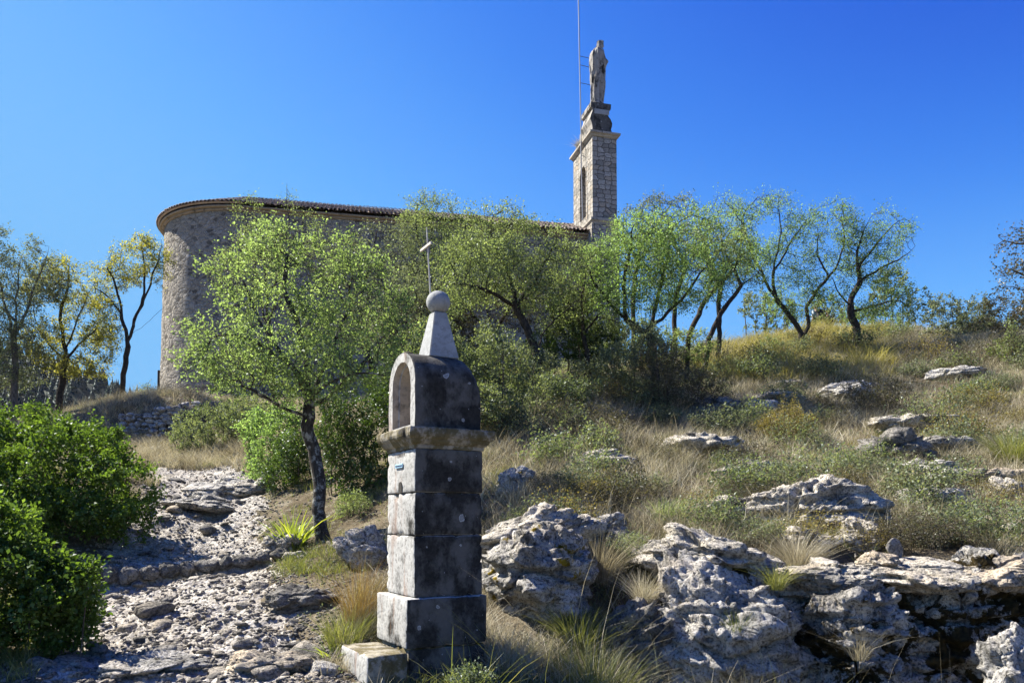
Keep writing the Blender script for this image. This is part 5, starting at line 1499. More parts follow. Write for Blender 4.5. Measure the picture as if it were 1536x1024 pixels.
T('hilltop_tree', 'fresh green tree top just left of the forked skyline tree', 'tree', (1075, 545),
  [[(1080, 500, 0), (1078, 450, 0), (1085, 400, 0), (1082, 350, 0)], [(1080, 430, 0), (1110, 380, 0), (1112, 340, 0)], [(1080, 430, 0), (1060, 380, 0), (1050, 340, 0)]],
  [(1085, 330, 38, 38, 0), (1060, 360, 40, 36, 0), (1105, 375, 36, 40, 0), (1085, 300, 20, 20, 0), (1040, 330, 26, 24, 0)], 'leaf_bright', rb=.11, n=800, D=.18, leaf=.062, lpt=5, tw=2, tip=.006, seed=73, Y=22.5, clump=.5, group=GT)
S('thicket_shrub', 'olive undergrowth below the wide spreading tree', 'bush', 760, 545, 70, 40, 'leaf_olive', Y=17.8, n=1100, D=.15, leaf=.055, seed=74, stems=12, blobs=[(740, 550, 60, 36, 0), (800, 555, 50, 34, 0), (690, 560, 40, 40, 0)])
S('thicket_shrub', 'olive green undergrowth below the dense fresh green tree', 'bush', 980, 520, 60, 44, 'leaf_mid', Y=20.5, n=1000, D=.15, leaf=.055, seed=75, stems=10, blobs=[(950, 510, 50, 36, 0), (1000, 525, 46, 34, 0), (1045, 520, 34, 30, 0), (900, 510, 40, 36, 0)])
S('thicket_shrub', 'dark undergrowth behind the shrine obelisk', 'bush', 600, 590, 70, 44, 'leaf_dark', Y=17, n=900, D=.15, leaf=.058, seed=76, stems=10, blobs=[(590, 580, 50, 44, 0), (650, 590, 50, 40, 0)])
GH = 'trees on the hilltop skyline'
T('oak_tree', 'open crowned tree on the skyline whose trunk forks low, left of the two walkers', 'tree', (1205, 527),
  [[(1204, 512, 0), (1196, 492, 0), (1180, 468, 0), (1162, 445, 0), (1145, 418, 0), (1120, 395, 0)], [(1204, 510, 0), (1212, 485, .2), (1212, 455, .2), (1240, 420, .3), (1262, 380, .3), (1268, 340, .3)], [(1165, 450, 0), (1160, 400, 0), (1172, 350, 0), (1168, 310, 0)],
   [(1145, 418, 0), (1125, 370, 0), (1115, 330, 0), (1135, 295, 0)], [(1160, 405, 0), (1185, 365, .1), (1210, 330, .1)], [(1240, 420, .3), (1225, 375, .3), (1230, 340, .3)]],
  [(1140, 300, 34, 26, 0), (1168, 305, 26, 24, 0), (1100, 330, 40, 34, 0), (1195, 330, 26, 22, .1), (1160, 355, 45, 28, 0), (1255, 315, 32, 26, .3), (1240, 365, 36, 36, .3), (1130, 390, 48, 24, 0), (1200, 430, 46, 30, .2), (1160, 430, 34, 22, 0), (1285, 340, 18, 30, .3), (1275, 395, 26, 30, .3), (1210, 385, 34, 28, .2), (1215, 330, 24, 24, .2), (1180, 460, 40, 20, .3)],
  'leaf_bright', rb=.16, n=1900, D=.17, leaf=.066, lpt=5, tw=2, tip=.0055, seed=30, Y=24, clump=.75, cs=1.1, group=GH, twl=.2)
T('oak_tree', 'open crowned tree with a dark curved trunk on the skyline, right of the two walkers', 'tree', (1285, 527),
  [[(1285, 508, 0), (1284, 490, 0), (1275, 470, 0), (1278, 445, 0), (1290, 420, 0)], [(1290, 420, 0), (1285, 385, 0), (1295, 350, 0), (1310, 320, 0)], [(1288, 425, 0), (1325, 400, .2), (1355, 385, .2), (1372, 370, .2)], [(1295, 400, 0), (1320, 360, .1), (1350, 330, .1), (1370, 335, .1)], [(1276, 460, 0), (1255, 435, -.2), (1245, 410, -.2)], [(1280, 470, 0), (1310, 460, .2), (1340, 450, .2)]],
  [(1325, 325, 30, 24, 0), (1350, 345, 28, 24, .1), (1300, 365, 40, 34, 0), (1345, 385, 32, 24, .2), (1280, 400, 34, 26, 0), (1325, 420, 46, 26, .1), (1250, 430, 30, 28, -.2), (1345, 455, 36, 22, .2), (1305, 465, 44, 20, 0), (1272, 345, 24, 30, 0)],
  'leaf_bright', rb=.19, n=1900, D=.17, leaf=.066, lpt=5, tw=2, tip=.0055, seed=31, Y=24.3, clump=.7, cs=1.1, group=GH, twl=.2)
S('feathery_bush', 'pale feathery bush against the sky left of the forked skyline tree', 'bush', 1150, 465, 46, 42, 'leaf_sage', Y=30, n=420, D=.2, leaf=.075, seed=33, tw=2, rb=.05, tip=.006, clump=.5, blobs=[(1135, 462, 34, 30, 0), (1165, 470, 34, 34, 0)])
S('feathery_bush', 'pale green tall bush behind the skyline tree with the curved trunk', 'bush', 1360, 450, 50, 48, 'leaf_sage', Y=29, n=700, D=.2, leaf=.08, seed=34, tw=2, rb=.06, tip=.006, clump=.5, blobs=[(1335, 440, 34, 46, 0), (1372, 465, 34, 34, 0), (1300, 480, 40, 20, 0), (1240, 470, 40, 28, 1)])
S('ridge_bush', 'dark green bush on the skyline with blue sky right behind it', 'bush', 1430, 478, 45, 42, 'leaf_olive', Y=25, n=650, D=.17, leaf=.068, seed=35, tw=2, tip=.006, clump=.5, blobs=[(1420, 470, 34, 36, 0), (1460, 475, 34, 34, 0), (1440, 500, 60, 24, -.5)])
S('ridge_bush', 'brownish bush at the right hand end of the skyline', 'bush', 1515, 482, 50, 38, 'leaf_brown', Y=24, n=600, D=.17, leaf=.062, seed=36, tw=2, tip=.006, clump=.4, blobs=[(1500, 470, 34, 34, 0), (1545, 480, 40, 36, 0), (1500, 500, 60, 20, 0)])
S('ridge_bush', 'low green bush at the right edge below the brownish skyline bush', 'bush', 1520, 530, 40, 24, 'leaf_mid', Y=20.5, n=400, D=.14, leaf=.055, seed=37)
T('overhanging_tree', 'sparse tree whose leafy boughs reach in from the right edge', 'tree', None,
  [[(1640, 480, 0), (1625, 420, 0), (1600, 370, 0), (1590, 300, 0)], [(1612, 395, 0), (1570, 368, 0), (1520, 362, 0), (1488, 356, 0)], [(1620, 420, 0), (1560, 418, 0), (1510, 402, 0), (1497, 398, 0)], [(1625, 440, 0), (1560, 436, 0), (1505, 430, 0)], [(1600, 370, 0), (1560, 345, 0), (1520, 340, 0)], [(1625, 440, 0), (1560, 470, .2), (1515, 470, .2)]],
  [(1525, 360, 34, 16, 0, 1, 60), (1530, 400, 34, 14, 0, 1, 50), (1530, 430, 34, 10, 0, 1, 40), (1600, 350, 60, 60, 0, 1, 200), (1600, 430, 60, 30, 0, 1, 80), (1535, 465, 20, 16, 0, 1, 30)], 'leaf_brown', rb=.12, n=700, D=.15, leaf=.07, lpt=5, tw=2, tip=.006, seed=38, clump=.6,
  base=(lambda p: (p[0], p[1], Hp(p[0], p[1])))(P(1650, 560, 14)), bark='bark')
GL = 'trees on the left beyond the bushes'
T('young_tree', 'slim dark trunked tree with yellowing leaves nearest the chapel apse', 'tree', (182, 600),
  [[(185, 565, 0), (190, 530, 0), (193, 505, 0)], [(193, 505, 0), (210, 465, 0), (228, 420, 0), (238, 385, 0), (243, 360, 0)], [(190, 515, 0), (182, 470, 0), (175, 430, 0), (160, 400, 0)], [(200, 490, 0), (215, 440, .2), (215, 390, .2), (210, 355, .2)], [(182, 470, 0), (160, 445, -.2), (140, 430, -.2)], [(196, 505, 0), (225, 480, 0), (245, 460, 0)]],
  [(225, 380, 30, 34, 0), (195, 395, 36, 38, .2), (160, 410, 34, 30, 0), (150, 450, 30, 26, -.2), (245, 405, 20, 26, 0), (210, 360, 20, 16, .1), (165, 480, 22, 18, 0), (140, 500, 24, 18, 0)],
  'leaf_yellow', rb=.15, n=1300, D=.2, leaf=.085, lpt=7, tw=2, tip=.007, seed=40, Y=28, clump=.55, cs=.9, group=GL)
T('young_tree', 'low crowned tree with yellow green leaves left of the slim dark trunk', 'tree', (88, 606),
  [[(92, 570, 0), (96, 545, 0), (98, 520, 0)], [(96, 540, 0), (125, 510, 0), (150, 490, 0)], [(98, 520, 0), (90, 480, 0), (100, 440, 0), (105, 400, 0)], [(96, 540, 0), (70, 510, 0), (50, 480, 0)], [(98, 520, 0), (120, 470, 0), (140, 430, 0)]],
  [(100, 440, 48, 40, 0), (130, 500, 46, 30, 0), (70, 500, 44, 36, 0), (110, 545, 60, 22, 0), (90, 400, 34, 24, 0), (150, 540, 26, 18, 0), (60, 430, 30, 30, 0)], 'leaf_yellow', rb=.17, n=1300, D=.2, leaf=.085, lpt=6, tw=2, tip=.007, seed=41, Y=26, clump=.7, cs=.9, group=GL)
T('young_tree', 'grey green sparse tree at the left edge with many upright limbs', 'tree', (20, 620),
  [[(22, 560, 0), (22, 500, 0), (25, 450, 0), (30, 400, 0)], [(22, 510, 0), (45, 450, 0), (65, 400, 0), (75, 365, 0)], [(22, 520, 0), (5, 450, 0), (-5, 390, 0), (0, 340, 0)], [(22, 480, 0), (-30, 430, 0), (-50, 390, 0)]],
  [(30, 420, 50, 55, 0), (70, 410, 40, 45, 0), (0, 370, 30, 40, 0), (-40, 420, 50, 60, 0), (20, 500, 70, 40, 0), (0, 560, 60, 26, 0), (60, 365, 24, 16, 0)], 'leaf_olive', rb=.17, n=1700, D=.2, leaf=.08, lpt=6, tw=2, tip=.007, seed=42, Y=25, clump=.6, cs=.9, group=GL, bark='bark_grey')
T('young_tree', 'slight bluish sapling standing between the slim tree and the apse', 'tree', (220, 607), [[(220, 590, 0), (222, 575, 0)]], [(220, 582, 16, 15, 0, 1)], 'leaf_sage', rb=.04, n=90, D=.2, leaf=.09, lpt=4, tw=2, tip=.008, seed=43, Y=34, clump=.5)

# ------------------------------------------------------------------ bushes
S('glossy_bush', 'near glossy green bush in the lower left corner', 'bush', 50, 870, 110, 125, 'leaf_gloss', Y=7.0, n=1500, D=.075, leaf=.052, lpt=7, tw=3, seed=50, stems=14, twl=.11, tip=.0025, rb=.018,
  blobs=[(35, 905, 85, 100, 0), (95, 862, 46, 46, .2), (10, 812, 50, 36, .4), (-70, 880, 90, 130, 0), (105, 935, 42, 55, .2), (60, 815, 26, 30, .1), (125, 875, 26, 30, 0), (30, 788, 22, 22, .3), (-20, 785, 40, 36, .3)], hollow=.4, clump=.8, cs=2.6)
S('glossy_bush', 'large dark green bush bulging over the left side of the path', 'bush', 100, 700, 130, 100, 'leaf_gloss', Y=11.8, n=2400, D=.12, leaf=.058, lpt=7, tw=3, seed=51, stems=18, twl=.14, tip=.0035, rb=.03,
  blobs=[(80, 712, 110, 80, 0), (160, 742, 75, 66, -.3), (20, 668, 70, 54, .8), (130, 665, 50, 36, .8), (205, 755, 34, 40, -.2), (-60, 700, 100, 100, 0), (60, 770, 90, 45, -.8), (195, 690, 26, 26, 0), (110, 632, 24, 20, .6), (50, 620, 26, 24, .8), (170, 655, 22, 22, .4), (222, 790, 22, 26, -.3)], hollow=.4, clump=.8, cs=1.8)
S('scrub_bush', 'rounded grey green shrub on the bank under the dry stone wall', 'bush', 330, 642, 70, 42, 'leaf_sage', Y=20.5, n=1000, D=.13, leaf=.052, seed=52, stems=12, tip=.004, blobs=[(318, 648, 60, 42, 0), (370, 630, 50, 40, .5), (290, 668, 34, 24, -.3)], hollow=.5)
S('evergreen_bush', 'bright leafed bush at the top right end of the path', 'bush', 405, 690, 42, 55, 'leaf_bright', Y=16, n=700, D=.12, leaf=.06, seed=53, stems=9, blobs=[(405, 700, 34, 42, 0), (430, 650, 36, 50, .3), (385, 640, 30, 30, .8)])
S('evergreen_bush', 'tall dark shiny bush between the lichened trunk and the shrine', 'bush', 530, 660, 60, 70, 'leaf_dark', Y=13.3, n=1700, D=.11, leaf=.05, seed=54, stems=14, blobs=[(520, 650, 46, 56, 0), (565, 650, 42, 70, .2), (548, 720, 44, 42, 0), (500, 610, 30, 30, .2), (590, 590, 24, 50, .4)], hollow=.5)
S('evergreen_bush', 'dark bush directly behind the lichened trunk', 'bush', 440, 690, 40, 50, 'leaf_dark', Y=14.6, n=700, D=.12, leaf=.052, seed=55, stems=8, blobs=[(440, 690, 34, 44, 0), (420, 720, 30, 28, 0)])
S('thicket_shrub', 'grey green thicket just right of the shrine niche', 'bush', 740, 545, 50, 66, 'leaf_sage', Y=14.2, n=1500, D=.12, leaf=.046, seed=56, stems=12, blobs=[(740, 530, 44, 50, 0), (700, 560, 40, 50, .2), (770, 560, 36, 45, .2), (720, 610, 60, 34, -.3), (650, 530, 50, 60, .6)], bark='twig')
S('thicket_shrub', 'dark green shrub in the shade under the wide spreading tree', 'bush', 850, 505, 55, 50, 'leaf_dark', Y=19.5, n=1100, D=.15, leaf=.06, seed=57, blobs=[(845, 500, 45, 44, 0), (890, 520, 40, 36, .2), (810, 530, 36, 34, 0), (860, 460, 40, 30, .4)])
S('thicket_shrub', 'scrubby growth under the dense fresh green tree', 'bush', 930, 545, 60, 40, 'leaf_olive', Y=17.2, n=900, D=.14, leaf=.052, seed=58, blobs=[(920, 550, 50, 34, 0), (960, 520, 40, 40, .3), (880, 560, 40, 26, .2)])
S('thicket_shrub', 'brown twiggy bush near the middle of the slope', 'bush', 1020, 575, 62, 44, 'leaf_brown', Y=16.6, n=1500, D=.11, leaf=.038, lpt=4, seed=59, stems=14, blobs=[(1010, 575, 52, 42, 0), (1060, 590, 40, 34, .2), (990, 540, 40, 34, .3)], bark='twig')
S('thicket_shrub', 'dense grey twiggy tangle filling the gap left of the wide tree', 'bush', 670, 480, 60, 50, 'leaf_brown', Y=18.8, n=900, D=.15, leaf=.052, seed=60, stems=10, blobs=[(660, 480, 50, 46, 0), (700, 520, 45, 44, 0), (620, 520, 40, 50, .3)])
S('thicket_shrub', 'pale leafed scrub between the grey thicket and the brown twiggy bush', 'bush', 830, 580, 60, 30, 'leaf_sage', Y=15.5, n=700, D=.12, leaf=.045, seed=61, blobs=[(800, 585, 45, 26, 0), (860, 590, 50, 24, .2)])
S('heather_bush', 'brown twiggy cushion beside the honeycombed boulder', 'small bush', 1120, 745, 55, 24, 'leaf_brown', n=420, D=.07, leaf=.022, seed=62, twl=.08, lpt=4, stems=12, tip=.002, rb=.01)
S('heather_bush', 'grey brown twiggy cushion above the ochre ledge', 'small bush', 1390, 800, 75, 28, 'leaf_brown', n=700, D=.06, leaf=.02, seed=63, twl=.08, lpt=4, stems=16, tip=.002, rb=.01)
S('heather_bush', 'silvery herb cushion over the mossy boulder', 'small bush', 935, 830, 50, 26, 'leaf_sage', n=500, D=.05, leaf=.02, seed=64, twl=.08, lpt=6, stems=14, tip=.0016, rb=.008, Y=8.9)
S('heather_bush', 'silvery green cushion above the low stone in mid slope', 'small bush', 1180, 712, 40, 16, 'leaf_sage', n=260, D=.06, leaf=.022, seed=65, twl=.07, stems=8, tip=.0016, rb=.008)
S('heather_bush', 'reddish autumn bush in the middle of the slope', 'small bush', 1180, 640, 48, 24, 'leaf_autumn', n=420, D=.08, leaf=.03, seed=66, twl=.1, stems=10, tip=.002, rb=.01)
S('heather_bush', 'mossy green low bush behind the lichened trunk foot', 'small bush', 535, 765, 34, 28, 'leaf_mid', n=360, D=.07, leaf=.03, seed=67, twl=.09, stems=8, tip=.002, rb=.01, Y=12.4)
S('heather_bush', 'small leafy sprout with toothed leaves at the shrine foot', 'small bush', 705, 1022, 34, 20, 'leaf_sage', n=130, D=.05, leaf=.025, seed=68, twl=.07, stems=6, tip=.0015, rb=.005, Y=6.1)

# growth beyond the right and left edges of the view
S('ridge_bush', 'bushy growth on the slope beyond the overhanging boughs', 'bush', 1680, 560, 70, 40, 'leaf_olive', Y=19, n=420, D=.16, leaf=.06, seed=81)
S('glossy_bush', 'green bush outside the left edge beside the path', 'bush', -190, 800, 90, 90, 'leaf_gloss', Y=9.5, n=700, D=.12, leaf=.055, seed=82)
# low scrub cushions over the slope
cush = []
for i, (lm, lf) in enumerate([('leaf_brown', .022), ('leaf_sage', .022), ('leaf_olive', .03), ('leaf_autumn', .02), ('leaf_sage', .03)]):
    o, n_ = shrub('scrub_cushion', 'low scrubby cushion among the dry grass of the slope', 'small bush', 1000 + i * 90, 680 + 14 * i, 36, 17, lm, n=190, D=.07, leaf=lf, lpt=4, tw=2, seed=500 + i, stems=8, twl=.1, tip=.002, rb=.008)
    o['group'] = 'low scrub cushions scattered over the slope'; cush.append(o)
rc = np.random.default_rng(17); k_ = 0
while k_ < 200:
    y = 8.9 + 17 * rc.random() ** 1.1; x = rc.uniform(-.04, .86) * y
    if nz_(x, y) < -.12: continue
    src = cush[int(rc.integers(5))]; r_ = src.copy(); COL.objects.link(r_)
    for ch in src.children:
        c_ = ch.copy(); COL.objects.link(c_); c_.parent = r_
    r_.location = (x, y, Hp(x, y) - .02); r_.rotation_euler = (0, 0, rc.uniform(0, 6.28)); q_ = rc.uniform(.55, 1.5) * (1 + .02 * y); r_.scale = (q_, q_, q_ * rc.uniform(.7, 1.2)); k_ += 1

# ------------------------------------------------------------------ grass
gr = np.random.default_rng(91)
def scatter(n, ymin, ymax, xr=(-1.05, 1.1), pw=1.2, path=1.12, dens=None):
    out = []
    while sum(len(o) for o in out) < n:
        m = 20000
        y = ymin + (ymax - ymin) * gr.random(m) ** pw; x = gr.uniform(*xr, m) * y
        k = path_d(x, y) + .2 * perlin(np.c_[x * 2, y * 2, 0 * x], 5) > path
        # keep clear of the shrine
        lx = (x - SX) * a_[0] + (y - SY) * a_[1]; ly = (x - SX) * b_[0] + (y - SY) * b_[1]
        k &= ~((lx > -.5) & (lx < L + .12) & (ly > -.16) & (ly < M + .1))
        for rx_, ry_, rr_ in ROCKS:
            k &= ~((np.hypot(x - rx_, (y - ry_) * 1.2) < rr_ * .8) & (gr.random(m) < .85))
        # bare rock of the outcrop
        k &= ~((x > .15 * y) & (y > 7.35) & (y < 8.95) & (perlin(np.c_[x * 2.5, y * 2.5, 0 * x], 99) < .28))
        k &= ~((x > -.04 * y) & (x < .13 * y) & (y > 7.6) & (y < 8.9) & (perlin(np.c_[x * 2.5, y * 2.5, 0 * x], 98) < .1))
        # not inside the chapel
        k &= ~((y > 34.5) & (x > -19) & (x < 8))
        if dens is not None: k &= gr.random(m) < dens(x, y)
        out.append(np.c_[x[k], y[k], np.zeros(k.sum())])
    return np.concatenate(out)[:n]
def nz(x, y, s, seed): return perlin(np.c_[x * s, y * s, 0 * x], seed)
def stuff(name, V, F, mat):
    return tag(mesh(name, V, F, MAT[mat]), None, None, None, 'stuff')
right = lambda x, y: ((x > -1.6 + 0 * y) | (y > 17)).astype(float)
# fine dry tufts
c = scatter(9600, 6.6, 30, pw=1.5, dens=lambda x, y: right(x, y) * sstep(-.35, .25, nz(x, y, .7, 71)))
h = gr.uniform(.12, .34, len(c)) * (1 + .5 * nz(c[:, 0], c[:, 1], .4, 72)) + .004 * c[:, 1]
V, F = tuft_blades(c, 24, h, gr.uniform(.05, .14, len(c)) + .003 * c[:, 1], gr, (.0025, .005), .55); stuff('dry_grass', V, F, 'grass')
c = scatter(7600, 10, 34, pw=.9, dens=lambda x, y: right(x, y) * sstep(-.5, .1, nz(x, y, .5, 73)))
V, F = tuft_blades(c, 20, gr.uniform(.18, .42, len(c)), gr.uniform(.1, .25, len(c)), gr, (.006, .011), .5); stuff('tall_dry_grass', V, F, 'grass')
c = scatter(7000, 6.3, 32, pw=1.4, dens=lambda x, y: sstep(-.1, .4, nz(x, y, .9, 74)))
V, F = tuft_blades(c, 20, gr.uniform(.08, .24, len(c)), gr.uniform(.06, .16, len(c)), gr, (.003, .007), .5); stuff('green_grass', V, F, 'grass_green')
c = scatter(13000, 6.6, 27, pw=1.3, dens=lambda x, y: right(x, y) * sstep(-.3, .3, nz(x, y, 1.1, 76)))
V, F = tuft_blades(c, 3, gr.uniform(.25, .62, len(c)), gr.uniform(.02, .1, len(c)), gr, (.0028, .0055), .6, .4, .75); stuff('dry_stems', V, F, 'grass')
c = scatter(3800, 7, 24, pw=1.3, dens=lambda x, y: right(x, y) * sstep(-.1, .3, nz(x, y, .8, 78)))
V, F = tuft_blades(c, 16, gr.uniform(.1, .3, len(c)), gr.uniform(.06, .18, len(c)), gr, (.003, .007), 1.0, .6, .9); stuff('dead_weeds', V, F, 'leaf_brown')
# golden grass on the crown of the hill
c = scatter(1900, 20, 30, (.24, .50), 1, dens=lambda x, y: np.ones_like(x))
V, F = tuft_blades(c, 16, gr.uniform(.15, .55, len(c)) * (1 + .8 * nz(c[:, 0], c[:, 1], .9, 79)), gr.uniform(.1, .25, len(c)), gr, (.008, .014), .6); stuff('golden_grass', V, F, 'grass_gold')
# bank and terrace on the left
c = scatter(3000, 15, 37, (-.56, -.22), 1, 1.05, lambda x, y: sstep(-.5, .1, nz(x, y, .8, 90)) * (1 - .6 * (y > 24.5) * (y < 26)))
V, F = tuft_blades(c, 22, gr.uniform(.15, .42, len(c)), gr.uniform(.1, .25, len(c)), gr, (.006, .011), .8, .6, .7); stuff('straw_grass', V, F, 'grass')
# low herb layer
c = scatter(85000, 5.8, 28, pw=1.3, dens=lambda x, y: right(x, y) * sstep(-.25, .35, nz(x, y, 1.3, 75)) + .15)
c[:, 2] = H(c[:, 0], c[:, 1]) + gr.uniform(0, .07, len(c))
V, F = leaf_quads(c, gr.normal(size=(len(c), 3)) + [0, 0, .4], gr.normal(size=(len(c), 3)) * .7 + [0, 0, 1], gr.uniform(.015, .035, len(c)) * (1 + c[:, 1] * .03)); stuff('low_herbs', V, F, 'leaf_olive')
# fallen leaves and twigs litter near the tree and on the bank
c = scatter(9000, 5.5, 20, (-.5, .5), 1.2, .75)
c[:, 2] = H(c[:, 0], c[:, 1]) + .006
V, F = leaf_quads(c, gr.normal(size=(len(c), 3)) * [1, 1, .15], gr.normal(size=(len(c), 3)) * .25 + [0, 0, 1], gr.uniform(.012, .035, len(c))); stuff('leaf_litter', V, F, 'leaf_brown')

def plant_tuft(name, label, cat, px, py, hpx, n, rad_, mat, wd, lean, Y=None, group=None, lsd=.3, hv=.5, curl=.5):
    b = ghit(px, py) if Y is None else P(px, py, Y)
    b = np.array([b[0], b[1], Hp(b[0], b[1])])
    hm = hpx / FPX * b[1]
    r = np.random.default_rng(int(px * 7 + py))
    V, F = tuft_blades(b[None].repeat(1, 0), n, np.array([hm]), np.array([rad_]), r, wd, lean, hv, lsd)
    o = mesh(name, V, F, MAT[mat], None, b)
    return tag(o, label, cat, group)
plant_tuft('fescue_tuft', 'rounded straw tuft on the outcrop left of the loose pale stone', 'grass tuft', 1195, 858, 66, 900, .10, 'grass', (.0025, .0045), 1.1)
plant_tuft('fescue_tuft', 'dark green coarse tuft near the right edge', 'grass tuft', 1520, 700, 60, 700, .2, 'grass_green', (.004, .008), .9)
plant_tuft('fescue_tuft', 'drooping dark tuft hanging over the shaded hollow behind the shrine', 'grass tuft', 900, 900, 75, 1100, .14, 'grass', (.0025, .0045), 1.0, Y=8.6)
plant_tuft('fescue_tuft', 'dark tuft deep in the hollow between the two big boulders', 'grass tuft', 870, 960, 70, 700, .16, 'grass_green', (.003, .005), 1.0, Y=7.6)
plant_tuft('fescue_tuft', 'shaggy straw tuft at the right foot of the shrine plinth', 'grass tuft', 765, 1010, 60, 500, .16, 'grass', (.0025, .0045), .9, Y=7.0)
plant_tuft('fescue_tuft', 'shaggy dark tuft below the low shaded boulder', 'grass tuft', 900, 1040, 90, 700, .22, 'grass_green', (.003, .006), .9, Y=6.9)
plant_tuft('fescue_tuft', 'shaggy tuft of dead grass at the foot of the white ledge rock face', 'grass tuft', 1130, 1090, 120, 700, .22, 'grass', (.003, .006), .8, Y=7.0)
def crack_tuft(px, py, Y, hpx, n, mat, label):
    b = P(px, py, Y); r = np.random.default_rng(int(px)); hm = hpx / FPX * Y; n_ = n
    a = r.uniform(0, 6.28, n_); rr = np.sqrt(r.random(n_)); bb = np.c_[b[0] + np.cos(a) * rr * .07, b[1] + np.sin(a) * rr * .07, np.full(n_, b[2]) - .03]
    V, F = blades(bb, hm * r.uniform(.4, 1.1, n_), np.c_[np.cos(a), np.sin(a)] * (rr * .9)[:, None] + r.normal(size=(n_, 2)) * .5, r.uniform(.002, .0045, n_), r)
    tag(mesh('crack_tuft', V, F, MAT[mat], None, b), label, 'grass tuft')
crack_tuft(965, 905, 7.9, 60, 420, 'grass', 'straw tuft in the cleft left of the tall grey boulder')
crack_tuft(1165, 880, 7.7, 46, 320, 'grass_green', 'greenish tuft in the cleft between tall grey boulder and white ledge')
crack_tuft(1420, 880, 7.7, 34, 240, 'grass', 'short dry tuft rooted between the white ledge and the ochre ledge')
crack_tuft(1105, 950, 7.35, 50, 200, 'grass_green', 'thin green tuft halfway down the tall grey boulder')
crack_tuft(1290, 985, 7.3, 60, 160, 'grass', 'thin straw tuft hanging on the dark mossy face')
plant_tuft('rust_tuft', 'tall rust coloured grass tuft left of the shrine plinth', 'grass tuft', 536, 962, 110, 420, .13, 'grass_rust', (.002, .004), .35, Y=7.6)
plant_tuft('rust_tuft', 'green and yellow tuft at the foot of the rust coloured one', 'grass tuft', 515, 985, 60, 320, .16, 'grass_green', (.003, .006), .6, Y=7.2)
plant_tuft('iris_plant', 'clump of broad yellow green blades at the foot of the lichened trunk', 'plant', 440, 822, 58, 130, .17, 'iris', (.018, .032), .8, hv=.55, lsd=.35)
plant_tuft('iris_plant', 'low green strap leaved plant on the left of the shrine step', 'plant', 498, 968, 26, 26, .1, 'iris', (.012, .022), 1.6, Y=7.0)
plant_tuft('spurge_plant', 'green spurge clump above the tall grey boulder', 'plant', 1000, 786, 42, 300, .16, 'leaf_mid', (.006, .012), .7)
plant_tuft('tall_weed', 'spray of green blades rising in front of the dark shrine plinth', 'plant', 700, 1040, 120, 75, .22, 'grass_green', (.004, .009), .9, Y=6.15, lsd=.5, hv=.6)
plant_tuft('tall_weed', 'bent pale grass stems at the lower left of the shrine step', 'plant', 572, 1040, 60, 22, .1, 'grass', (.003, .005), .7, Y=6.0)
gS = 'long bent dry stems in front of the outcrop'
for i, (px, hp, n) in enumerate([(800, 150, 40), (860, 200, 30), (900, 120, 60), (980, 130, 70), (1040, 120, 50), (1110, 110, 60), (1170, 170, 40), (1240, 150, 26), (1290, 190, 16), (1390, 150, 26), (1440, 190, 18), (1500, 120, 30)]):
    plant_tuft('dry_weed', 'long bent dry grass stems in front of the outcrop', 'plant', px, 1035, hp * 1.45, n, .2, 'grass' if i % 3 else 'grass_green', (.002, .0038), .8, Y=6.5 + .05 * (i % 3), group=gS, lsd=.55, hv=.7)
# dense dark grass at the very front
c = scatter(1500, 5.4, 7.4, (-.08, .72), 1, 1.2)
V, F = tuft_blades(c, 22, gr.uniform(.1, .34, len(c)), gr.uniform(.06, .14, len(c)), gr, (.002, .004), .8, .6, .7); stuff('front_grass', V, F, 'grass_green')
# surface roots
def root_(pix, rr, lab):
    pts = np.array([ghit(*p) for p in pix]); pts[:, 2] += .015
    q = np.array(resample(pts, .05)); q[:, 2] = H(q[:, 0], q[:, 1]) + .012
    V, F = tube(q, np.linspace(rr, rr * .3, len(q)), 7)
    tag(mesh('surface_root', V, F, MAT['bark_grey'], None, q[0], True), lab, 'root')
root_([(492, 816), (512, 824), (535, 822), (560, 832)], .035, 'bare root running right from the lichened trunk towards the shrine')
root_([(478, 845), (482, 862), (492, 868), (508, 880)], .02, 'pale curled root on the bare soil below the lichened trunk')

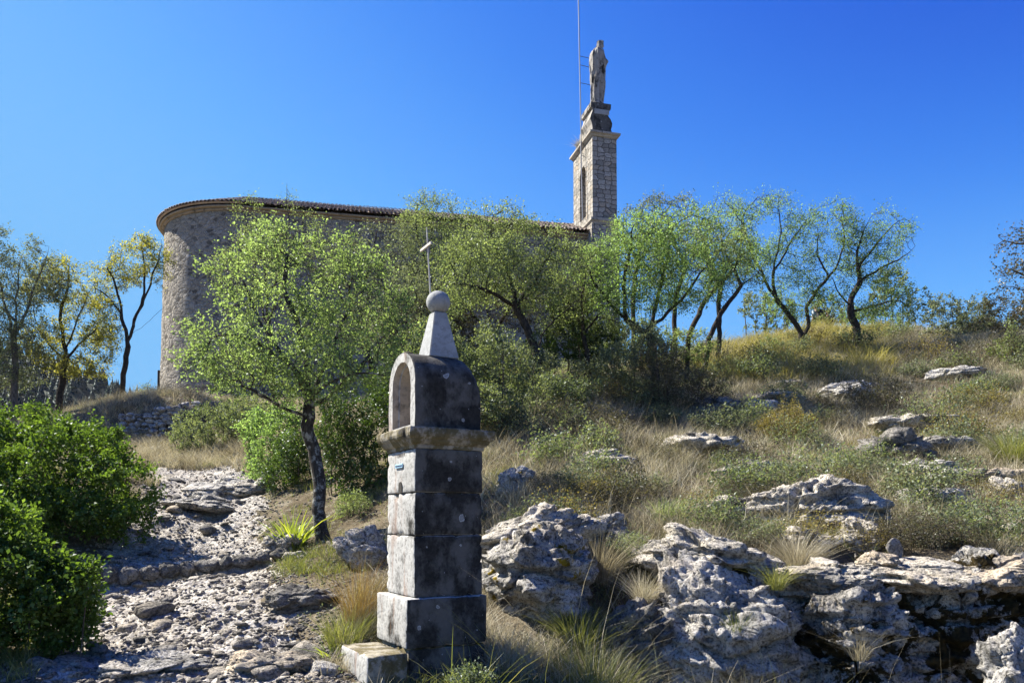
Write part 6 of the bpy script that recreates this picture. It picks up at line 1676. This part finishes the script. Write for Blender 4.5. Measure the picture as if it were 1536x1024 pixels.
# ------------------------------------------------------------------ far wooded hill
def far_hill():
    prof = np.array([(-700, 520), (-300, 500), (-60, 515), (20, 535), (70, 550), (120, 562), (150, 566), (180, 590), (210, 612), (240, 632), (280, 655), (330, 690), (420, 740)], float)
    Yd = 330.0
    xs = np.linspace(-700, 420, 220); V = []; n2 = 40
    crest = np.array([P(x, np.interp(x, prof[:, 0], prof[:, 1]) + 9, Yd) for x in xs])
    for j in range(n2):
        t = j / (n2 - 1); y = Yd + (t - .5) * 340; f = 1 - abs(t - .5) * 2; f = f * f * (3 - 2 * f)
        for k, cpt_ in enumerate(crest):
            V.append((cpt_[0] * (1 + 0 * t), y, -30 + (cpt_[2] + 30) * f))
    V = np.array(V); V[:, 2] += 3 * fbm(V * .02, 3, 4) * np.clip((V[:, 2] + 30) / 40, 0, 1)
    nx = len(xs); i = np.arange(n2 - 1)[:, None]; j = np.arange(nx - 1)[None]
    F = np.stack([i * nx + j, i * nx + j + 1, (i + 1) * nx + j + 1, (i + 1) * nx + j], -1).reshape(-1, 4).astype(np.int32)
    m, nt, out = M_new('far hill soil'); finish(nt, out, (.03, .04, .025)); MAT['hill'] = m
    o = mesh('hill', V, F, MAT['hill'], smooth=True); o['kind'] = 'structure'
    r = np.random.default_rng(4); n = 5200
    ii = r.integers(0, n2 // 2 + 2, n); jj = r.integers(0, nx, n); B = V[ii * nx + jj] + r.normal(size=(n, 3)) * [2.5, 3, 0]
    ok = B[:, 2] > -25; B = B[ok]; n = len(B)
    Hh = r.uniform(4, 9, n); R = Hh * r.uniform(.2, .32, n)
    Vs = []; Fs = []; tot = 0
    # every conifer: whorls of drooping boughs round an axis
    L_, K_ = 5, 9
    for l in range(L_):
        a = r.uniform(0, 6.28, n)[:, None] + np.arange(K_)[None] * 2 * math.pi / K_ + r.normal(size=(n, K_)) * .2
        rr = (R * (1 - l / L_))[:, None] * r.uniform(.7, 1.25, (n, K_)); z0 = Hh * (.12 + l * .17)
        top = np.c_[B[:, :2], B[:, 2] + Hh * (.12 + l * .17 + .34)]
        p1 = np.stack([B[:, :1] + np.cos(a) * rr, B[:, 1:2] + np.sin(a) * rr, (B[:, 2] + z0)[:, None] + r.normal(size=(n, K_)) * .2], -1)
        V_ = np.concatenate([top[:, None], p1], 1).reshape(-1, 3)
        q = (np.arange(n) * (K_ + 1))[:, None]
        F_ = np.concatenate([np.c_[q, q + 1 + k, q + 1 + (k + 1) % K_] for k in range(K_)])
        Vs.append(V_); Fs.append(F_ + tot); tot += len(V_)
    o = mesh('conifer_forest', np.concatenate(Vs), np.concatenate(Fs).astype(np.int32), MAT['conifer']); o['kind'] = 'stuff'
far_hill()

# ------------------------------------------------------------------ two walkers
MAT['skin'] = mat_plain('skin', (.45, .28, .20), .6, var=.05); MAT['shirt'] = mat_plain('pale blue shirt cloth', (.50, .58, .68), .8, var=.08); MAT['darkcloth'] = mat_plain('dark cloth', (.03, .032, .04), .9)
MAT['jeans'] = mat_plain('blue grey trousers', (.10, .12, .17), .9); MAT['hair'] = mat_plain('brown hair', (.08, .05, .03), .7); MAT['red'] = mat_plain('red strap', (.5, .06, .05), .8, var=.05)
def skin_obj(name, verts, edges, radii, mat, parent, lv=2):
    me = bpy.data.meshes.new(name); me.from_pydata(verts, edges, []); o = bpy.data.objects.new(name, me); COL.objects.link(o); o.parent = parent
    me.materials.append(mat)
    s = o.modifiers.new('skin', 'SKIN'); s.use_smooth_shade = True
    for i, rd in enumerate(radii):
        v = me.skin_vertices[0].data[i]; v.radius = rd if isinstance(rd, tuple) else (rd, rd); v.use_root = i == 0
    q = o.modifiers.new('sub', 'SUBSURF'); q.levels = lv; q.render_levels = lv
    return o
def walker(px, Y, yaw, label, top, bottom, pack):
    p = P(px, 500, Y); g = np.array([p[0], p[1], Hp(p[0], p[1])])
    root = empty('person', g, yaw, label, 'person', None)
    #        0 pelvis 1 waist 2 chest 3 neck 4 head 5 top ; arms ; legs ; walking towards local -y
    V = [(0, 0, .95), (0, .01, 1.10), (0, .0, 1.34), (0, -.02, 1.50), (0, -.05, 1.60), (0, -.04, 1.72),
         (.19, .0, 1.42), (.24, .05, 1.15), (.22, -.08, .92), (.21, -.13, .84), (-.19, .0, 1.42), (-.24, -.03, 1.15), (-.22, -.22, .98), (-.21, -.28, .93),
         (.10, 0, .88), (.10, -.12, .50), (.10, -.06, .09), (.10, -.20, .04), (-.10, 0, .88), (-.10, .02, .50), (-.10, .20, .12), (-.10, .08, .04)]
    E = [(0, 1), (1, 2), (2, 3), (3, 4), (4, 5), (2, 6), (6, 7), (7, 8), (8, 9), (2, 10), (10, 11), (11, 12), (12, 13), (0, 14), (14, 15), (15, 16), (16, 17), (0, 18), (18, 19), (19, 20), (20, 21)]
    R = [(.15, .11), (.13, .1), (.16, .11), .055, .09, .075, .06, .045, .035, .03, .06, .045, .035, .03, .09, .06, .045, .035, .09, .06, .045, .035]
    skin_obj('body', V, E, R, MAT['skin'], root)
    idx = [0, 1, 2, 6, 7, 10, 11]; mp = {v: i for i, v in enumerate(idx)}
    skin_obj('shirt', [V[i] for i in idx], [(mp[a], mp[b]) for a, b in E if a in mp and b in mp], [(.175, .135), (.155, .125), (.185, .135), .078, .062, .078, .062], MAT[top], root)
    idx = [0, 14, 15, 16, 18, 19, 20]; mp = {v: i for i, v in enumerate(idx)}
    skin_obj('trousers', [V[i] for i in idx], [(mp[a], mp[b]) for a, b in E if a in mp and b in mp], [(.17, .13), .108, .078, .062, .108, .078, .062], MAT[bottom], root)
    skin_obj('hair', [(0, .0, 1.60), (0, -.02, 1.70), (0, -.035, 1.765)], [(0, 1), (1, 2)], [.085, .105, .06], MAT['hair'], root)
    if pack:
        bm = bmesh.new(); box(bm, -.16, .16, .10, .32, 1.0, 1.48, .06, 3); bm_obj('backpack', bm, MAT['darkcloth'], root, True)
        bm = bmesh.new(); box(bm, -.15, -.10, -.16, -.14, 1.15, 1.45, .01); bm_obj('strap', bm, MAT['red'], root)
walker(1226, 30.6, rad(200), 'walker in a pale blue shirt between the two skyline trees', 'shirt', 'jeans', True)
walker(1243, 31.2, rad(185), 'walker in dark clothes just right of the pale shirted one', 'darkcloth', 'darkcloth', False)

# ------------------------------------------------------------------ air
bm = bmesh.new(); box(bm, -4400, 4400, -4400, 4400, -40, 118)
m, nt, out = M_new('thin haze'); pv_ = N(nt, 'ShaderNodeVolumePrincipled'); pv_.inputs['Density'].default_value = .00005; pv_.inputs['Color'].default_value = (.80, .88, 1, 1); pv_.inputs['Anisotropy'].default_value = .3
nt.links.new(pv_.outputs[0], out.inputs[1])
hz = bm_obj('haze', bm, m); hz['kind'] = 'stuff'
# ------------------------------------------------------------------ light, sky
SAZ, SEL = rad(156.5), rad(47)
sd = Vector((math.cos(SAZ) * math.cos(SEL), math.sin(SAZ) * math.cos(SEL), math.sin(SEL)))
ld = bpy.data.lights.new('sun', 'SUN'); ld.energy = 5.0; ld.angle = rad(.5); ld.color = (1, .94, .83)
lo = bpy.data.objects.new('sun', ld); COL.objects.link(lo); lo.rotation_euler = sd.to_track_quat('Z', 'Y').to_euler(); lo.location = (-30, 20, 40)
w = bpy.data.worlds.new('World'); SC.world = w; w.use_nodes = True
nt = w.node_tree; nt.nodes.clear()
sky = nt.nodes.new('ShaderNodeTexSky'); sky.sky_type = 'NISHITA'; sky.sun_disc = False
sky.sun_elevation = SEL; sky.sun_rotation = math.pi / 2 - SAZ; sky.altitude = 900; sky.air_density = 1.0; sky.dust_density = .3; sky.ozone_density = 4.0
EXPO = 1.55; SKY = .12
k_ = SKY * 2 ** EXPO
sc_in = N(nt, 'ShaderNodeVectorMath', operation='SCALE'); sc_in.inputs['Scale'].default_value = .197
cur = nt.nodes.new('ShaderNodeRGBCurve')
for ci, (m_, s_, g_) in enumerate(((.20, .275, 4.2), (.52, .425, 3.5), (1.04, .55, 2.4))):
    c = cur.mapping.curves[ci]
    xs = np.linspace(0, 1, 12); ys = m_ * (1 - np.exp(-(xs / s_) ** g_))
    c.points[0].location = (0, float(ys[0])); c.points[-1].location = (1, min(1, float(ys[-1])))
    for x_, y_ in zip(xs[1:-1], ys[1:-1]): c.points.new(float(x_), min(1, float(y_)))
cur.mapping.update()
sc_out = N(nt, 'ShaderNodeVectorMath', operation='SCALE'); sc_out.inputs['Scale'].default_value = 1 / k_
bg = nt.nodes.new('ShaderNodeBackground'); bg.inputs[1].default_value = SKY
ow = nt.nodes.new('ShaderNodeOutputWorld')
nt.links.new(sky.outputs[0], sc_in.inputs[0]); nt.links.new(sc_in.outputs[0], cur.inputs['Color']); nt.links.new(cur.outputs[0], sc_out.inputs[0])
nt.links.new(sc_out.outputs[0], bg.inputs[0]); nt.links.new(bg.outputs[0], ow.inputs[0])
SC.view_settings.view_transform = 'Standard'; SC.view_settings.look = 'None'; SC.view_settings.exposure = EXPO; SC.view_settings.gamma = 1.0
SC.cycles.max_bounces = 6; SC.cycles.diffuse_bounces = 3; SC.cycles.transmission_bounces = 3; SC.cycles.use_denoising = True
print('LEAVES', sum(LF.values()), LF)
